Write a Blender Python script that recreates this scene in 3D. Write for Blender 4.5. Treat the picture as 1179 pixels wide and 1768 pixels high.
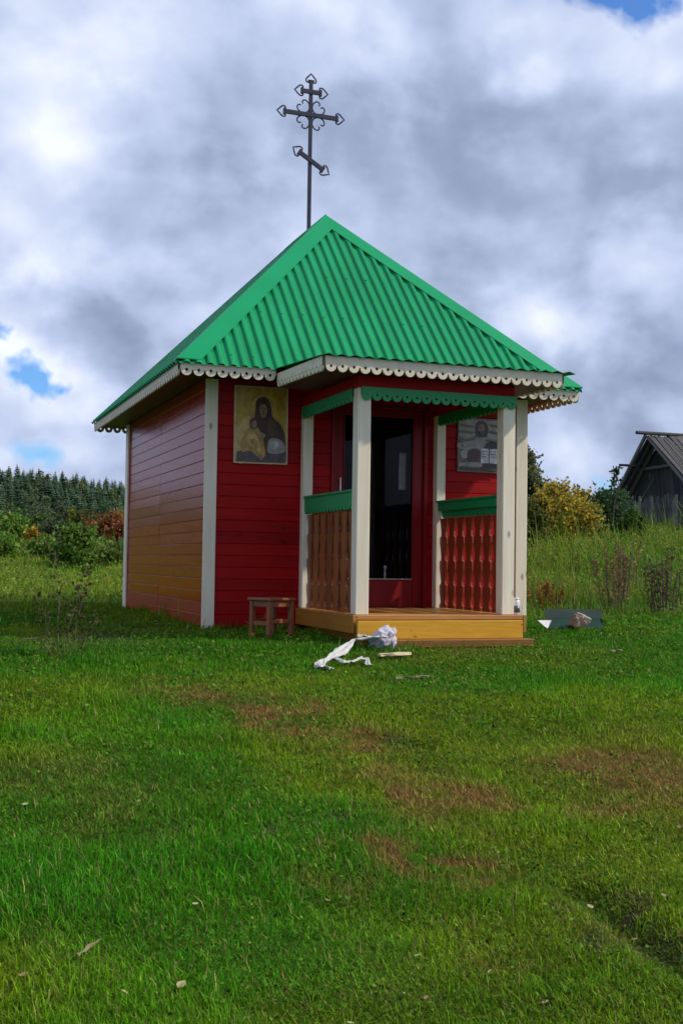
import bpy, bmesh, math, random
import numpy as np
from mathutils import Vector, Matrix
from mathutils.geometry import tessellate_polygon

for o in list(bpy.data.objects): bpy.data.objects.remove(o)
scene = bpy.context.scene
COL = scene.collection
rnd = random.Random(7)
rng = np.random.default_rng(11)
R = math.radians

# ------------------------------------------------------------------ camera
CAM = Vector((-4.6606, -11.8391, 0.7064)); YAW, PITCH, ROLL, FPX = 0.3491, 0.0429, 0.0145, 2030.8
FWD = Vector((math.sin(YAW)*math.cos(PITCH), math.cos(YAW)*math.cos(PITCH), math.sin(PITCH)))
RGT = Vector((math.cos(YAW), -math.sin(YAW), 0)); UPV = RGT.cross(FWD)
cx_ = RGT*math.cos(ROLL) + UPV*math.sin(ROLL); cy_ = -RGT*math.sin(ROLL) + UPV*math.cos(ROLL)
cam = bpy.data.cameras.new('camera'); cam.sensor_fit = 'VERTICAL'; cam.sensor_height = 24
cam.lens = FPX/1768*24; cam.clip_start = 0.05; cam.clip_end = 4000
camo = bpy.data.objects.new('camera', cam); COL.objects.link(camo); scene.camera = camo
m = Matrix((cx_, cy_, -FWD)).transposed().to_4x4(); m.translation = CAM; camo.matrix_world = m
scene.render.resolution_x, scene.render.resolution_y = 682, 1024

def ray(px, py):
    a, b = px-589.5, py-884
    return (FWD*FPX + cx_*a - cy_*b).normalized()

# ------------------------------------------------------------------ world, sun, exposure
SUN_AZ, SUN_EL = R(70), R(41)          # azimuth counted from the chapel's front normal (-y) towards +x
SUNDIR = Vector((math.sin(SUN_AZ)*math.cos(SUN_EL), -math.cos(SUN_AZ)*math.cos(SUN_EL), math.sin(SUN_EL)))
world = bpy.data.worlds.new('World'); scene.world = world; world.use_nodes = True
def build_world():
    nt = world.node_tree; nt.nodes.clear(); N = nt.nodes; Lk = nt.links
    def mth(op, a, b=None, c=None, clamp=False):
        n = N.new('ShaderNodeMath'); n.operation = op; n.use_clamp = clamp
        for i, v in enumerate((a, b, c)):
            if v is None: continue
            if isinstance(v, (int, float)): n.inputs[i].default_value = v
            else: Lk.new(v, n.inputs[i])
        return n.outputs[0]
    def vec(op, a, b=None):
        n = N.new('ShaderNodeVectorMath'); n.operation = op
        for i, v in enumerate((a, b)):
            if v is None: continue
            if isinstance(v, (tuple, Vector)): n.inputs[i].default_value = tuple(v)
            else: Lk.new(v, n.inputs[i])
        return n
    def noise(v, scale, detail, rough, dist=0.0):
        n = N.new('ShaderNodeTexNoise'); n.inputs['Scale'].default_value = scale; n.inputs['Detail'].default_value = detail
        n.inputs['Roughness'].default_value = rough; n.inputs['Distortion'].default_value = dist; Lk.new(v, n.inputs['Vector']); return n
    out = N.new('ShaderNodeOutputWorld'); bg = N.new('ShaderNodeBackground'); bg.inputs['Strength'].default_value = 0.1
    sky = N.new('ShaderNodeTexSky'); sky.sky_type = 'NISHITA'; sky.sun_disc = False
    sky.sun_elevation = SUN_EL; sky.sun_rotation = math.atan2(SUNDIR.x, SUNDIR.y); sky.air_density = 1.0; sky.dust_density = 0.4; sky.ozone_density = 2.5
    tc = N.new('ShaderNodeTexCoord'); d0 = tc.outputs['Generated']
    nrm = vec('NORMALIZE', d0).outputs[0]
    sep = N.new('ShaderNodeSeparateXYZ'); Lk.new(nrm, sep.inputs[0])
    zc = mth('MAXIMUM', sep.outputs[2], 0.0)
    dn = mth('ADD', zc, 0.22)
    cmb = N.new('ShaderNodeCombineXYZ'); Lk.new(mth('DIVIDE', sep.outputs[0], dn), cmb.inputs[0]); Lk.new(mth('DIVIDE', sep.outputs[1], dn), cmb.inputs[1])
    P = cmb.outputs[0]
    nz = vec('MULTIPLY', nrm, (1, 1, 1.3)).outputs[0]
    big = noise(vec('ADD', nz, (4.1, 0.7, 2.3)).outputs[0], 3.6, 9, 0.5, 0.2).outputs[0]
    fine = noise(nz, 15.0, 8, 0.58, 0.5).outputs[0]
    wn = noise(nrm, 7.0, 5, 0.6)
    wv = vec('SUBTRACT', wn.outputs[1], (0.5, 0.5, 0.5))
    sc = N.new('ShaderNodeVectorMath'); sc.operation = 'SCALE'; Lk.new(wv.outputs[0], sc.inputs[0]); sc.inputs['Scale'].default_value = 0.11
    q = vec('ADD', nrm, sc.outputs[0]).outputs[0]
    q = vec('MULTIPLY', q, (1, 1, 1.3)).outputs[0]
    def blob(px, py, rp):
        c = ray(px, py); c = Vector((c.x, c.y, c.z*1.3)); r = rp/FPX
        n = vec('DISTANCE', q, c); dd = n.outputs['Value']
        t = mth('DIVIDE', dd, r); t = mth('MULTIPLY', t, t); return mth('EXPONENT', mth('MULTIPLY', t, -1.0))
    def total(lst):
        acc = None
        for px, py, rp, w in lst:
            b = mth('MULTIPLY', blob(px, py, rp), w)
            acc = b if acc is None else mth('ADD', acc, b)
        return acc
    shade = total([(175,80,80,.34),(110,230,80,.36),(640,40,110,.22),(900,60,140,.24),(1130,90,90,.26),(40,510,70,.5),(155,470,80,.25),(35,622,45,.5),
        (985,560,100,.34),(930,140,60,.14),(1010,790,70,.34),(940,760,60,.2),(100,690,60,.2),(30,800,90,.25),(160,790,70,.12),(60,330,90,.1),(1100,290,40,.16),(700,290,110,.12),
        (270,340,150,-.30),(185,165,75,-.20),(420,140,70,-.16),(750,210,140,-.22),(330,520,80,-.18),(1110,350,90,-.24),(700,440,120,-.18),
        (1110,650,80,-.20),(240,590,70,-.14),(1080,180,70,-.12),(20,740,50,-.05),(450,300,120,-.1)])
    blue = total([(1090,12,75,.95),(1010,14,40,.5),(1150,20,40,.5),(45,658,34,.8),(12,592,24,.8),(85,668,22,.6),(85,770,44,.55),(20,775,40,.5),(1072,818,34,.62)])
    def sst(v, a, b):
        n = N.new('ShaderNodeMapRange'); n.interpolation_type = 'SMOOTHSTEP'; n.inputs[1].default_value = a; n.inputs[2].default_value = b; Lk.new(v, n.inputs[0]); return n.outputs[0]
    lit = vec('ADD', nz, (0.012, -0.006, 0.022)).outputs[0]
    puff = noise(nz, 4.6, 9, 0.47, 0.1).outputs[0]; puff2 = noise(lit, 4.6, 9, 0.47, 0.1).outputs[0]
    relief = mth('MULTIPLY', mth('SUBTRACT', puff, puff2), 1.9)       # cloud tops towards the light are brighter, bases darker
    br = mth('ADD', mth('MULTIPLY_ADD', mth('SUBTRACT', big, 0.5), 0.85, 0.455), mth('MULTIPLY', mth('SUBTRACT', fine, 0.5), 0.13))
    br = mth('ADD', br, mth('MULTIPLY', sst(puff, 0.47, 0.57), 0.14)); br = mth('ADD', br, relief)
    br = mth('ADD', br, mth('MULTIPLY', shade, 0.88))
    ramp = N.new('ShaderNodeValToRGB'); e = ramp.color_ramp.elements
    e[0].position = 0.0; e[0].color = (0.150, 0.185, 0.285, 1)
    e[1].position = 1.0; e[1].color = (0.70, 0.745, 0.84, 1)
    x = e.new(0.32); x.color = (0.250, 0.305, 0.445, 1)
    x = e.new(0.60); x.color = (0.42, 0.485, 0.66, 1)
    Lk.new(br, ramp.inputs[0])
    gain = vec('MULTIPLY', ramp.outputs[0], (10.0, 10.0, 10.0)).outputs[0]
    # open sky where the cloud thins: noise holes plus the gaps seen in the picture
    hole = mth('MULTIPLY', mth('SUBTRACT', 0.30, big), 6.0, clamp=True)
    hole = mth('MULTIPLY', hole, 0.7)
    mask = mth('ADD', blue, mth('MULTIPLY', mth('SUBTRACT', fine, 0.5), 0.7))
    mask = mth('MULTIPLY', mth('SUBTRACT', mask, 0.30), 2.6, clamp=True)
    mask = mth('MAXIMUM', mask, hole)
    skb = vec('MULTIPLY', sky.outputs[0], (0.55, 0.85, 1.25)).outputs[0]
    mx = N.new('ShaderNodeMix'); mx.data_type = 'RGBA'; Lk.new(mask, mx.inputs[0]); Lk.new(gain, mx.inputs[6]); Lk.new(skb, mx.inputs[7])
    Lk.new(mx.outputs[2], bg.inputs[0]); Lk.new(bg.outputs[0], out.inputs[0])
build_world()
sun = bpy.data.lights.new('sun', 'SUN'); sun.energy = 3.2; sun.angle = R(1.5); sun.color = (1, 0.91, 0.76)
suno = bpy.data.objects.new('sun', sun); COL.objects.link(suno)
suno.rotation_euler = SUNDIR.to_track_quat('Z', 'Y').to_euler(); suno.location = (10, -5, 12)
vs = scene.view_settings; vs.view_transform = 'Standard'; vs.look = 'None'; vs.exposure = 0.45; vs.gamma = 1.0; vs.use_curve_mapping = False
scene.render.engine = 'CYCLES'; scene.cycles.max_bounces = 8; scene.cycles.transparent_max_bounces = 8

# ------------------------------------------------------------------ noise and terrain
def _hash(i, j, s):
    h = (i*374761393 + j*668265263 + s*1442695041) & 0xFFFFFFFF
    h = ((h ^ (h >> 13))*1274126177) & 0xFFFFFFFF
    return ((h ^ (h >> 16)) & 0xFFFF)/65535.0
def vnoise(x, y, s=0):
    x = np.asarray(x, float); y = np.asarray(y, float)
    i = np.floor(x).astype(np.int64); j = np.floor(y).astype(np.int64); fx = x-i; fy = y-j
    fx = fx*fx*(3-2*fx); fy = fy*fy*(3-2*fy)
    a = _hash(i, j, s); b = _hash(i+1, j, s); c = _hash(i, j+1, s); d = _hash(i+1, j+1, s)
    return (a*(1-fx)+b*fx)*(1-fy) + (c*(1-fx)+d*fx)*fy
def fbm(x, y, s=0, o=4):
    t = 0; w = .5; n = 0
    for k in range(o):
        t = t + w*vnoise(x*2**k, y*2**k, s+k); n += w; w *= .5
    return t/n
def softp(t, k=2.0): return np.logaddexp(0, np.asarray(t)*k)/k
def sstep(a, b, x):
    t = np.clip((np.asarray(x, float)-a)/(b-a), 0, 1); return t*t*(3-2*t)
FURROW = []
def G(x, y):
    x = np.asarray(x, float); y = np.asarray(y, float)
    z = -.078*softp(-(y+1.3), 1.6)
    z = z + 1.25*np.tanh(softp(y-6, .8)/25) + .006*softp(y-40, .2)
    z = z + 1.65*np.tanh(softp(x-4, .8)/16)*sstep(-2, 12, y)
    z = z + 38*np.exp(-.5*((x+40)/190)**2)*sstep(270, 700, y)*(1-sstep(760, 1300, y))
    near = sstep(1.2, 3.0, np.maximum(np.abs(x)-1.85, np.maximum(-1.9-y, y-4.65)))
    z = z + (fbm(x*.9, y*.9, 3)-.5)*.10*near + (fbm(x*.06, y*.06, 9)-.5)*.5*sstep(18, 50, y)
    for ax, ay, bx, by in FURROW:      # ruts in the lawn
        dx, dy = bx-ax, by-ay; t = np.clip(((x-ax)*dx+(y-ay)*dy)/(dx*dx+dy*dy), 0, 1); z = z - .075*np.exp(-((x-ax-t*dx)**2+(y-ay-t*dy)**2)/.085**2)
    return z
def g1(x, y): return float(G(np.array([x]), np.array([y]))[0])
def ground_at(px, py):
    """world point of the terrain seen at a pixel of the photograph"""
    r = ray(px, py); t = 2.0
    while t < 900:
        p = CAM + r*t
        if p.z < g1(p.x, p.y): break
        t += .05 if t < 30 else .5
    return p
def at_dist(px, d):
    """terrain point d metres ahead in the direction of image column px"""
    r = ray(px, 970); r = Vector((r.x, r.y, 0)); f = Vector((math.sin(YAW), math.cos(YAW), 0))
    p = CAM + r*(d/r.dot(f)); return Vector((p.x, p.y, g1(p.x, p.y)))

# ------------------------------------------------------------------ materials
MATS = {}
def nodes(name):
    mt = bpy.data.materials.new(name); mt.use_nodes = True; MATS[name] = mt
    nt = mt.node_tree; return mt, nt, nt.nodes['Principled BSDF']
def surface(name, c1, c2, rough=.5, scale=6, stretch=(1,1,1), bump=.1, bscale=40, metal=0, coat=0, spec=.5, rvar=.0, rand=.0, knots=0, detail=5):
    """two-tone procedural surface: noise colour, per-object variation and a fine relief"""
    mt, nt, b = nodes(name); N = nt.nodes; Lk = nt.links
    tc = N.new('ShaderNodeTexCoord'); mp = N.new('ShaderNodeMapping'); mp.inputs['Scale'].default_value = stretch
    Lk.new(tc.outputs['Object'], mp.inputs[0])
    oi = N.new('ShaderNodeObjectInfo'); off = N.new('ShaderNodeVectorMath'); off.operation = 'SCALE'
    cb = N.new('ShaderNodeCombineXYZ'); Lk.new(oi.outputs['Random'], cb.inputs[0]); Lk.new(oi.outputs['Random'], cb.inputs[1]); Lk.new(oi.outputs['Random'], cb.inputs[2])
    Lk.new(cb.outputs[0], off.inputs[0]); off.inputs['Scale'].default_value = 37
    ad = N.new('ShaderNodeVectorMath'); ad.operation = 'ADD'; Lk.new(mp.outputs[0], ad.inputs[0]); Lk.new(off.outputs[0], ad.inputs[1]); v = ad.outputs[0]
    n1 = N.new('ShaderNodeTexNoise'); n1.inputs['Scale'].default_value = scale; n1.inputs['Detail'].default_value = detail; n1.inputs['Roughness'].default_value = .6; Lk.new(v, n1.inputs['Vector'])
    mr = N.new('ShaderNodeMapRange'); mr.inputs[1].default_value = .3; mr.inputs[2].default_value = .7; Lk.new(n1.outputs[0], mr.inputs[0])
    mx = N.new('ShaderNodeMix'); mx.data_type = 'RGBA'; mx.inputs[6].default_value = (*c1, 1); mx.inputs[7].default_value = (*c2, 1); Lk.new(mr.outputs[0], mx.inputs[0])
    colr = mx.outputs[2]
    if knots:
        vo = N.new('ShaderNodeTexVoronoi'); vo.inputs['Scale'].default_value = knots; mk = N.new('ShaderNodeMapping'); mk.inputs['Scale'].default_value = tuple(1+.9*(q > 3) for q in stretch); Lk.new(ad.outputs[0], vo.inputs['Vector'])
        mp2 = N.new('ShaderNodeMapping'); mp2.inputs['Scale'].default_value = tuple(2.2 if q > 3 else 1.0 for q in stretch); Lk.new(tc.outputs['Object'], mp2.inputs[0]); ad2 = N.new('ShaderNodeVectorMath'); ad2.operation = 'ADD'; Lk.new(mp2.outputs[0], ad2.inputs[0]); Lk.new(off.outputs[0], ad2.inputs[1]); Lk.new(ad2.outputs[0], vo.inputs['Vector'])
        mr2 = N.new('ShaderNodeMapRange'); mr2.inputs[1].default_value = .05; mr2.inputs[2].default_value = .13; mr2.inputs[3].default_value = .85; mr2.inputs[4].default_value = 0; Lk.new(vo.outputs['Distance'], mr2.inputs[0])
        mk2 = N.new('ShaderNodeMix'); mk2.data_type = 'RGBA'; mk2.inputs[7].default_value = (c1[0]*.35, c1[1]*.28, c1[2]*.25, 1); Lk.new(mr2.outputs[0], mk2.inputs[0]); Lk.new(colr, mk2.inputs[6]); colr = mk2.outputs[2]
    if rand:
        hs = N.new('ShaderNodeHueSaturation'); m2 = N.new('ShaderNodeMapRange'); m2.inputs[3].default_value = 1-rand; m2.inputs[4].default_value = 1+rand
        Lk.new(oi.outputs['Random'], m2.inputs[0]); Lk.new(m2.outputs[0], hs.inputs['Value']); Lk.new(colr, hs.inputs['Color']); colr = hs.outputs[0]
    Lk.new(colr, b.inputs['Base Color'])
    b.inputs['Metallic'].default_value = metal; b.inputs['Coat Weight'].default_value = coat; b.inputs['Coat Roughness'].default_value = .12; b.inputs['Specular IOR Level'].default_value = spec
    n2 = N.new('ShaderNodeTexNoise'); n2.inputs['Scale'].default_value = bscale; n2.inputs['Detail'].default_value = 4; Lk.new(v, n2.inputs['Vector'])
    m3 = N.new('ShaderNodeMapRange'); m3.inputs[3].default_value = rough-rvar; m3.inputs[4].default_value = rough+rvar; Lk.new(n1.outputs[0], m3.inputs[0]); Lk.new(m3.outputs[0], b.inputs['Roughness'])
    if bump:
        bp = N.new('ShaderNodeBump'); bp.inputs['Strength'].default_value = bump; bp.inputs['Distance'].default_value = .01; Lk.new(n2.outputs[0], bp.inputs['Height']); Lk.new(bp.outputs[0], b.inputs['Normal'])
    return mt
RED = (0.175, 0.0035, 0.0065)
M_redx = surface('red_gloss_paint_along_x', (.265,.0012,.003), (.375,.0026,.003), .5, 3, (.5,6,6), .12, 22, coat=.0, spec=.16, rvar=.1, rand=.16, knots=3.2)
M_redy = surface('red_gloss_paint_along_y', (.285,.008,.002), (.355,.022,.003), .20, 3, (6,.5,6), .045, 14, coat=.0, spec=.17, rvar=.08, rand=.10, knots=3.0)
M_redbase = surface('worn_red_base_board', (.20,.010,.002), (.33,.045,.005), .38, 5, (4,.5,4), .12, 16, rvar=.14, rand=.2, spec=.18)
M_reddoor = surface('red_door_paint', (.19,.002,.003), (.235,.003,.004), .45, 4, (5,5,.5), .06, 30, coat=.0, spec=.3, rvar=.06)
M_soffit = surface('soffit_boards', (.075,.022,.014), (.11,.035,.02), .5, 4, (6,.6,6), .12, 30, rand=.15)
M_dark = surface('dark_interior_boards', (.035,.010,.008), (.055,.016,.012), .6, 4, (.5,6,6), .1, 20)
M_white = surface('cream_white_paint', (.70,.615,.465), (.82,.745,.60), .48, 3, (7,7,.6), .10, 35, rvar=.08, rand=.05, knots=2.6)
M_lace = surface('lace_board_paint', (.62,.54,.41), (.73,.66,.53), .55, 6, (1,1,1), .08, 40, rvar=.08)
M_roof = surface('green_coated_steel', (.001,.205,.072), (.002,.275,.100), .5, 1.6, (4,.6,.6), .03, 6, rvar=.1, spec=.16)
M_cap = surface('green_ridge_cap_steel', (.001,.240,.088), (.002,.290,.112), .5, .8, (1,1,1), .03, 5, rvar=.1, spec=.16)
M_green = surface('green_trim_paint', (.003,.235,.072), (.005,.285,.09), .5, 5, (1,1,1), .08, 30, rvar=.08)
M_deck = surface('oiled_deck_boards', (.36,.155,.035), (.50,.25,.07), .42, 4, (.6,9,9), .2, 20, rvar=.1, rand=.12)
M_step = surface('yellow_step_board', (.54,.27,.020), (.66,.36,.040), .45, 5, (.7,9,9), .15, 20, coat=0, spec=.2, rvar=.1, knots=5)
M_stepd = surface('ochre_side_board', (.33,.14,.018), (.42,.19,.03), .4, 5, (9,.7,9), .15, 20, coat=.2, rvar=.1)
M_lowstep = surface('brown_low_step', (.17,.075,.02), (.26,.12,.035), .5, 5, (.7,9,9), .2, 20, spec=.25, rvar=.1)
M_bal = surface('varnished_baluster', (.20,.062,.014), (.33,.115,.026), .38, 5, (8,8,.7), .15, 25, coat=.25, rvar=.1, rand=.22, knots=4)
M_baledge = surface('painted_shade_edge', (.045,.016,.006), (.08,.03,.011), .5, 5, (8,8,.7), .1, 25)  # left baluster edges: shade between the boards put into the colour
M_balr = surface('varnished_red_baluster', (.24,.030,.010), (.31,.045,.014), .36, 5, (8,8,.7), .15, 25, coat=.3, rvar=.1, rand=.12)
M_iron = surface('painted_iron', (.020,.022,.040), (.034,.036,.055), .45, 20, (1,1,1), .1, 60, metal=.3)
M_metal = surface('bare_metal', (.35,.34,.33), (.5,.48,.46), .35, 20, (1,1,1), .05, 60, metal=.9)
M_stool = surface('brown_stool_paint', (.17,.050,.018), (.25,.08,.03), .45, 8, (5,5,.8), .12, 30, rvar=.1, rand=.1)
M_old = surface('weathered_grey_wood', (.024,.026,.031), (.060,.060,.065), .85, 3, (6,6,.35), .5, 14, rand=.30)
M_oldl = surface('pale_weathered_wood', (.09,.088,.09), (.16,.15,.145), .85, 3, (6,6,.5), .4, 14, rand=.2)
M_sheet = surface('dark_green_sheet', (.008,.034,.024), (.011,.044,.032), .62, 3, (1,1,1), .05, 8, spec=.2)
M_sheetg = surface('grey_sheet_back', (.060,.095,.080), (.085,.125,.108), .6, 4, (1,1,1), .05, 8, metal=.1)
M_pale = surface('pale_cut_wood', (.46,.36,.22), (.62,.50,.33), .7, 6, (1,6,6), .25, 20)
M_block = surface('pinkish_concrete', (.27,.18,.135), (.38,.27,.21), .85, 9, (1,1,1), .5, 25)
M_blocktop = surface('pale_bark_strip', (.42,.35,.28), (.54,.46,.38), .8, 9, (1,1,1), .4, 25)
M_jar = surface('white_plastic', (.55,.56,.57), (.68,.69,.70), .35, 6, (1,1,1), .03, 20)
M_jard = surface('dark_label_print', (.03,.035,.05), (.12,.13,.16), .4, 30, (1,1,3), .03, 20, detail=1)
M_bark = surface('bark', (.055,.045,.035), (.11,.09,.07), .9, 12, (3,3,.6), .6, 25)
M_twig = surface('pale_twig', (.10,.08,.05), (.17,.14,.09), .85, 12, (3,3,.6), .4, 25)
M_old2 = surface('dull_straw', (.14,.11,.05), (.20,.165,.08), .8, 8, (1,4,4), .2, 20)
M_birch = surface('birch_bark', (.20,.19,.17), (.38,.37,.34), .8, 5, (1,1,4), .3, 25)
M_spruce = None

def cloth_mat():
    mt, nt, b = nodes('striped_cloth'); N = nt.nodes; Lk = nt.links
    tc = N.new('ShaderNodeTexCoord')
    w = N.new('ShaderNodeTexWave'); w.inputs['Scale'].default_value = 17; w.inputs['Distortion'].default_value = 2.2; w.inputs['Detail'].default_value = 2
    Lk.new(tc.outputs['Object'], w.inputs['Vector'])
    n = N.new('ShaderNodeTexNoise'); n.inputs['Scale'].default_value = 5; Lk.new(tc.outputs['Object'], n.inputs['Vector'])
    ma = N.new('ShaderNodeMath'); ma.operation = 'MULTIPLY'; r1 = N.new('ShaderNodeMapRange'); r1.inputs[1].default_value = .52; r1.inputs[2].default_value = .6; Lk.new(n.outputs[0], r1.inputs[0])
    r2 = N.new('ShaderNodeMapRange'); r2.inputs[1].default_value = .5; r2.inputs[2].default_value = .75; Lk.new(w.outputs[1], r2.inputs[0])
    Lk.new(r1.outputs[0], ma.inputs[0]); Lk.new(r2.outputs[0], ma.inputs[1])
    mx = N.new('ShaderNodeMix'); mx.data_type = 'RGBA'; mx.inputs[6].default_value = (.46,.43,.50,1); mx.inputs[7].default_value = (.10,.09,.14,1); Lk.new(ma.outputs[0], mx.inputs[0]); Lk.new(mx.outputs[2], b.inputs['Base Color'])
    b.inputs['Roughness'].default_value = .9; b.inputs['Sheen Weight'].default_value = .2
    return mt
M_cloth = cloth_mat()
M_clothw = surface('white_cloth', (.40,.40,.40), (.52,.52,.52), .9, 10, (1,1,1), .3, 60)

def glass_mat():
    mt, nt, b = nodes('door_glass'); b.inputs['Base Color'].default_value = (.80,.82,.86,1); b.inputs['Transmission Weight'].default_value = 1; b.inputs['IOR'].default_value = 1.18
    N = nt.nodes; n = N.new('ShaderNodeTexNoise'); n.inputs['Scale'].default_value = 3; r = N.new('ShaderNodeMapRange'); r.inputs[3].default_value = .0; r.inputs[4].default_value = .05
    nt.links.new(n.outputs[0], r.inputs[0]); nt.links.new(r.outputs[0], b.inputs['Roughness']); return mt
M_glass = glass_mat()

def leaf_mat(name, trans=.35, rough=.6, spec=.15):
    """foliage and grass: the colour of every leaf comes from the mesh attribute 'col'"""
    mt, nt, b = nodes(name); N = nt.nodes; Lk = nt.links
    at = N.new('ShaderNodeAttribute'); at.attribute_name = 'col'
    oi = N.new('ShaderNodeObjectInfo'); hs = N.new('ShaderNodeHueSaturation'); m2 = N.new('ShaderNodeMapRange'); m2.inputs[3].default_value = .82; m2.inputs[4].default_value = 1.18
    Lk.new(oi.outputs['Random'], m2.inputs[0]); Lk.new(m2.outputs[0], hs.inputs['Value']); Lk.new(at.outputs['Color'], hs.inputs['Color'])
    Lk.new(hs.outputs[0], b.inputs['Base Color']); b.inputs['Roughness'].default_value = rough; b.inputs['Specular IOR Level'].default_value = spec
    tr = N.new('ShaderNodeBsdfTranslucent'); Lk.new(hs.outputs[0], tr.inputs['Color'])
    ms = N.new('ShaderNodeMixShader'); ms.inputs[0].default_value = trans
    Lk.new(b.outputs[0], ms.inputs[1]); Lk.new(tr.outputs[0], ms.inputs[2]); Lk.new(ms.outputs[0], N['Material Output'].inputs[0]); return mt
M_leaf = leaf_mat('leaves', .45); M_blade = leaf_mat('grass_blades', .40, .6, .12); M_needle = leaf_mat('needles', .08, .75, .1)

def ground_mat():
    mt, nt, b = nodes('meadow_soil'); N = nt.nodes; Lk = nt.links
    at = N.new('ShaderNodeAttribute'); at.attribute_name = 'col'
    tc = N.new('ShaderNodeTexCoord'); n = N.new('ShaderNodeTexNoise'); n.inputs['Scale'].default_value = 38; n.inputs['Detail'].default_value = 9; n.inputs['Roughness'].default_value = .8; Lk.new(tc.outputs['Object'], n.inputs['Vector'])
    r = N.new('ShaderNodeMapRange'); r.inputs[1].default_value = .3; r.inputs[2].default_value = .7; r.inputs[3].default_value = .25; r.inputs[4].default_value = 1.6; Lk.new(n.outputs[0], r.inputs[0])
    vm = N.new('ShaderNodeVectorMath'); vm.operation = 'SCALE'; Lk.new(at.outputs['Color'], vm.inputs[0]); Lk.new(r.outputs[0], vm.inputs['Scale']); Lk.new(vm.outputs[0], b.inputs['Base Color'])
    b.inputs['Roughness'].default_value = .95; b.inputs['Specular IOR Level'].default_value = .1
    bp = N.new('ShaderNodeBump'); bp.inputs['Strength'].default_value = .6; bp.inputs['Distance'].default_value = .03; Lk.new(n.outputs[0], bp.inputs['Height']); Lk.new(bp.outputs[0], b.inputs['Normal']); return mt
M_ground = ground_mat()

# ------------------------------------------------------------------ building helpers
def link(o, parent=None):
    COL.objects.link(o)
    if parent is not None: o.parent = parent
    return o
def tag(o, label=None, cat=None, group=None, kind=None):
    if label: o['label'] = label
    if cat: o['category'] = cat
    if group: o['group'] = group
    if kind: o['kind'] = kind
    return o
def empty(name, loc=(0,0,0), rz=0):
    o = bpy.data.objects.new(name, None); o.location = loc; o.rotation_euler = (0,0,rz); o.empty_display_size = .2; return link(o)
def mesh(name, verts, faces, mat=None, smooth=False):
    me = bpy.data.meshes.new(name); me.from_pydata([tuple(v) for v in verts], [], faces)
    for mm in (mat if isinstance(mat, (list, tuple)) else [mat]):
        if mm: me.materials.append(mm)
    if smooth: me.polygons.foreach_set('use_smooth', [True]*len(me.polygons))
    me.update(); return me
def obj(name, me, parent=None, loc=(0,0,0), rot=(0,0,0)):
    o = bpy.data.objects.new(name, me); o.location = loc; o.rotation_euler = rot; return link(o, parent)
def bm_mesh(name, bm, mat, smooth=False):
    bmesh.ops.recalc_face_normals(bm, faces=bm.faces)
    me = bpy.data.meshes.new(name); bm.to_mesh(me); bm.free()
    if mat: me.materials.append(mat)
    if smooth: me.polygons.foreach_set('use_smooth', [True]*len(me.polygons))
    return me
def box_mesh(name, size, mat, bevel=.004, origin=(0,0,0)):
    """box of a size centred on origin, edges bevelled"""
    bm = bmesh.new(); bmesh.ops.create_cube(bm, size=1)
    for v in bm.verts: v.co = Vector((v.co.x*size[0]+origin[0], v.co.y*size[1]+origin[1], v.co.z*size[2]+origin[2]))
    if bevel: bmesh.ops.bevel(bm, geom=list(bm.edges), offset=min(bevel, min(size)*.3), segments=1, affect='EDGES')
    return bm_mesh(name, bm, mat)
def box(name, x0, x1, y0, y1, z0, z1, mat, parent, bevel=.004):
    c = ((x0+x1)/2, (y0+y1)/2, (z0+z1)/2)
    return obj(name, box_mesh(name, (x1-x0, y1-y0, z1-z0), mat, bevel), parent, c)
def plate_geo(outer, holes, th, skip=()):
    """flat board cut from a 2-D outline (x, z) with holes, thickness along y centred on 0"""
    loops = [outer]+list(holes); pts = [p for l in loops for p in l]; n = len(pts)
    tris = tessellate_polygon([[Vector((p[0], p[1], 0)) for p in l] for l in loops])
    V = [(p[0], -th/2, p[1]) for p in pts] + [(p[0], th/2, p[1]) for p in pts]
    F = [tuple(t) for t in tris] + [tuple(i+n for i in reversed(t)) for t in tris]
    s = 0
    for li, l in enumerate(loops):
        for i in range(len(l)):
            if li == 0 and i in skip: continue
            a, b = s+i, s+(i+1) % len(l); F.append((a, b, b+n, a+n))
        s += len(l)
    return V, F
def fix_normals(me):
    bm = bmesh.new(); bm.from_mesh(me); bmesh.ops.recalc_face_normals(bm, faces=bm.faces); bm.to_mesh(me); bm.free(); return me
def tube_geo(pts, rad, n=6, close=False):
    pts = [Vector(p) for p in pts]; V = []; F = []
    rr = rad if isinstance(rad, (list, tuple)) else [rad]*len(pts)
    prev = None
    for i, p in enumerate(pts):
        t = (pts[min(i+1, len(pts)-1)]-pts[max(i-1, 0)])
        t = t.normalized() if t.length > 1e-9 else Vector((0,0,1))
        ref = prev if prev is not None else (Vector((0,1,0)) if abs(t.y) < .9 else Vector((1,0,0)))
        u = (ref - t*ref.dot(t)).normalized(); w = t.cross(u); prev = u
        for k in range(n):
            a = 2*math.pi*(k+.5)/n; V.append(p + (u*math.cos(a)+w*math.sin(a))*rr[i])
    for i in range(len(pts)-1):
        for k in range(n):
            a = i*n+k; b = i*n+(k+1) % n; F.append((a, b, b+n, a+n))
    F.append(tuple(range(n-1, -1, -1))); F.append(tuple(range(len(V)-n, len(V)))); return V, F
def join_geo(parts):
    V = []; F = []
    for v, f in parts:
        s = len(V); V += list(v); F += [tuple(i+s for i in q) for q in f]
    return V, F
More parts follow.
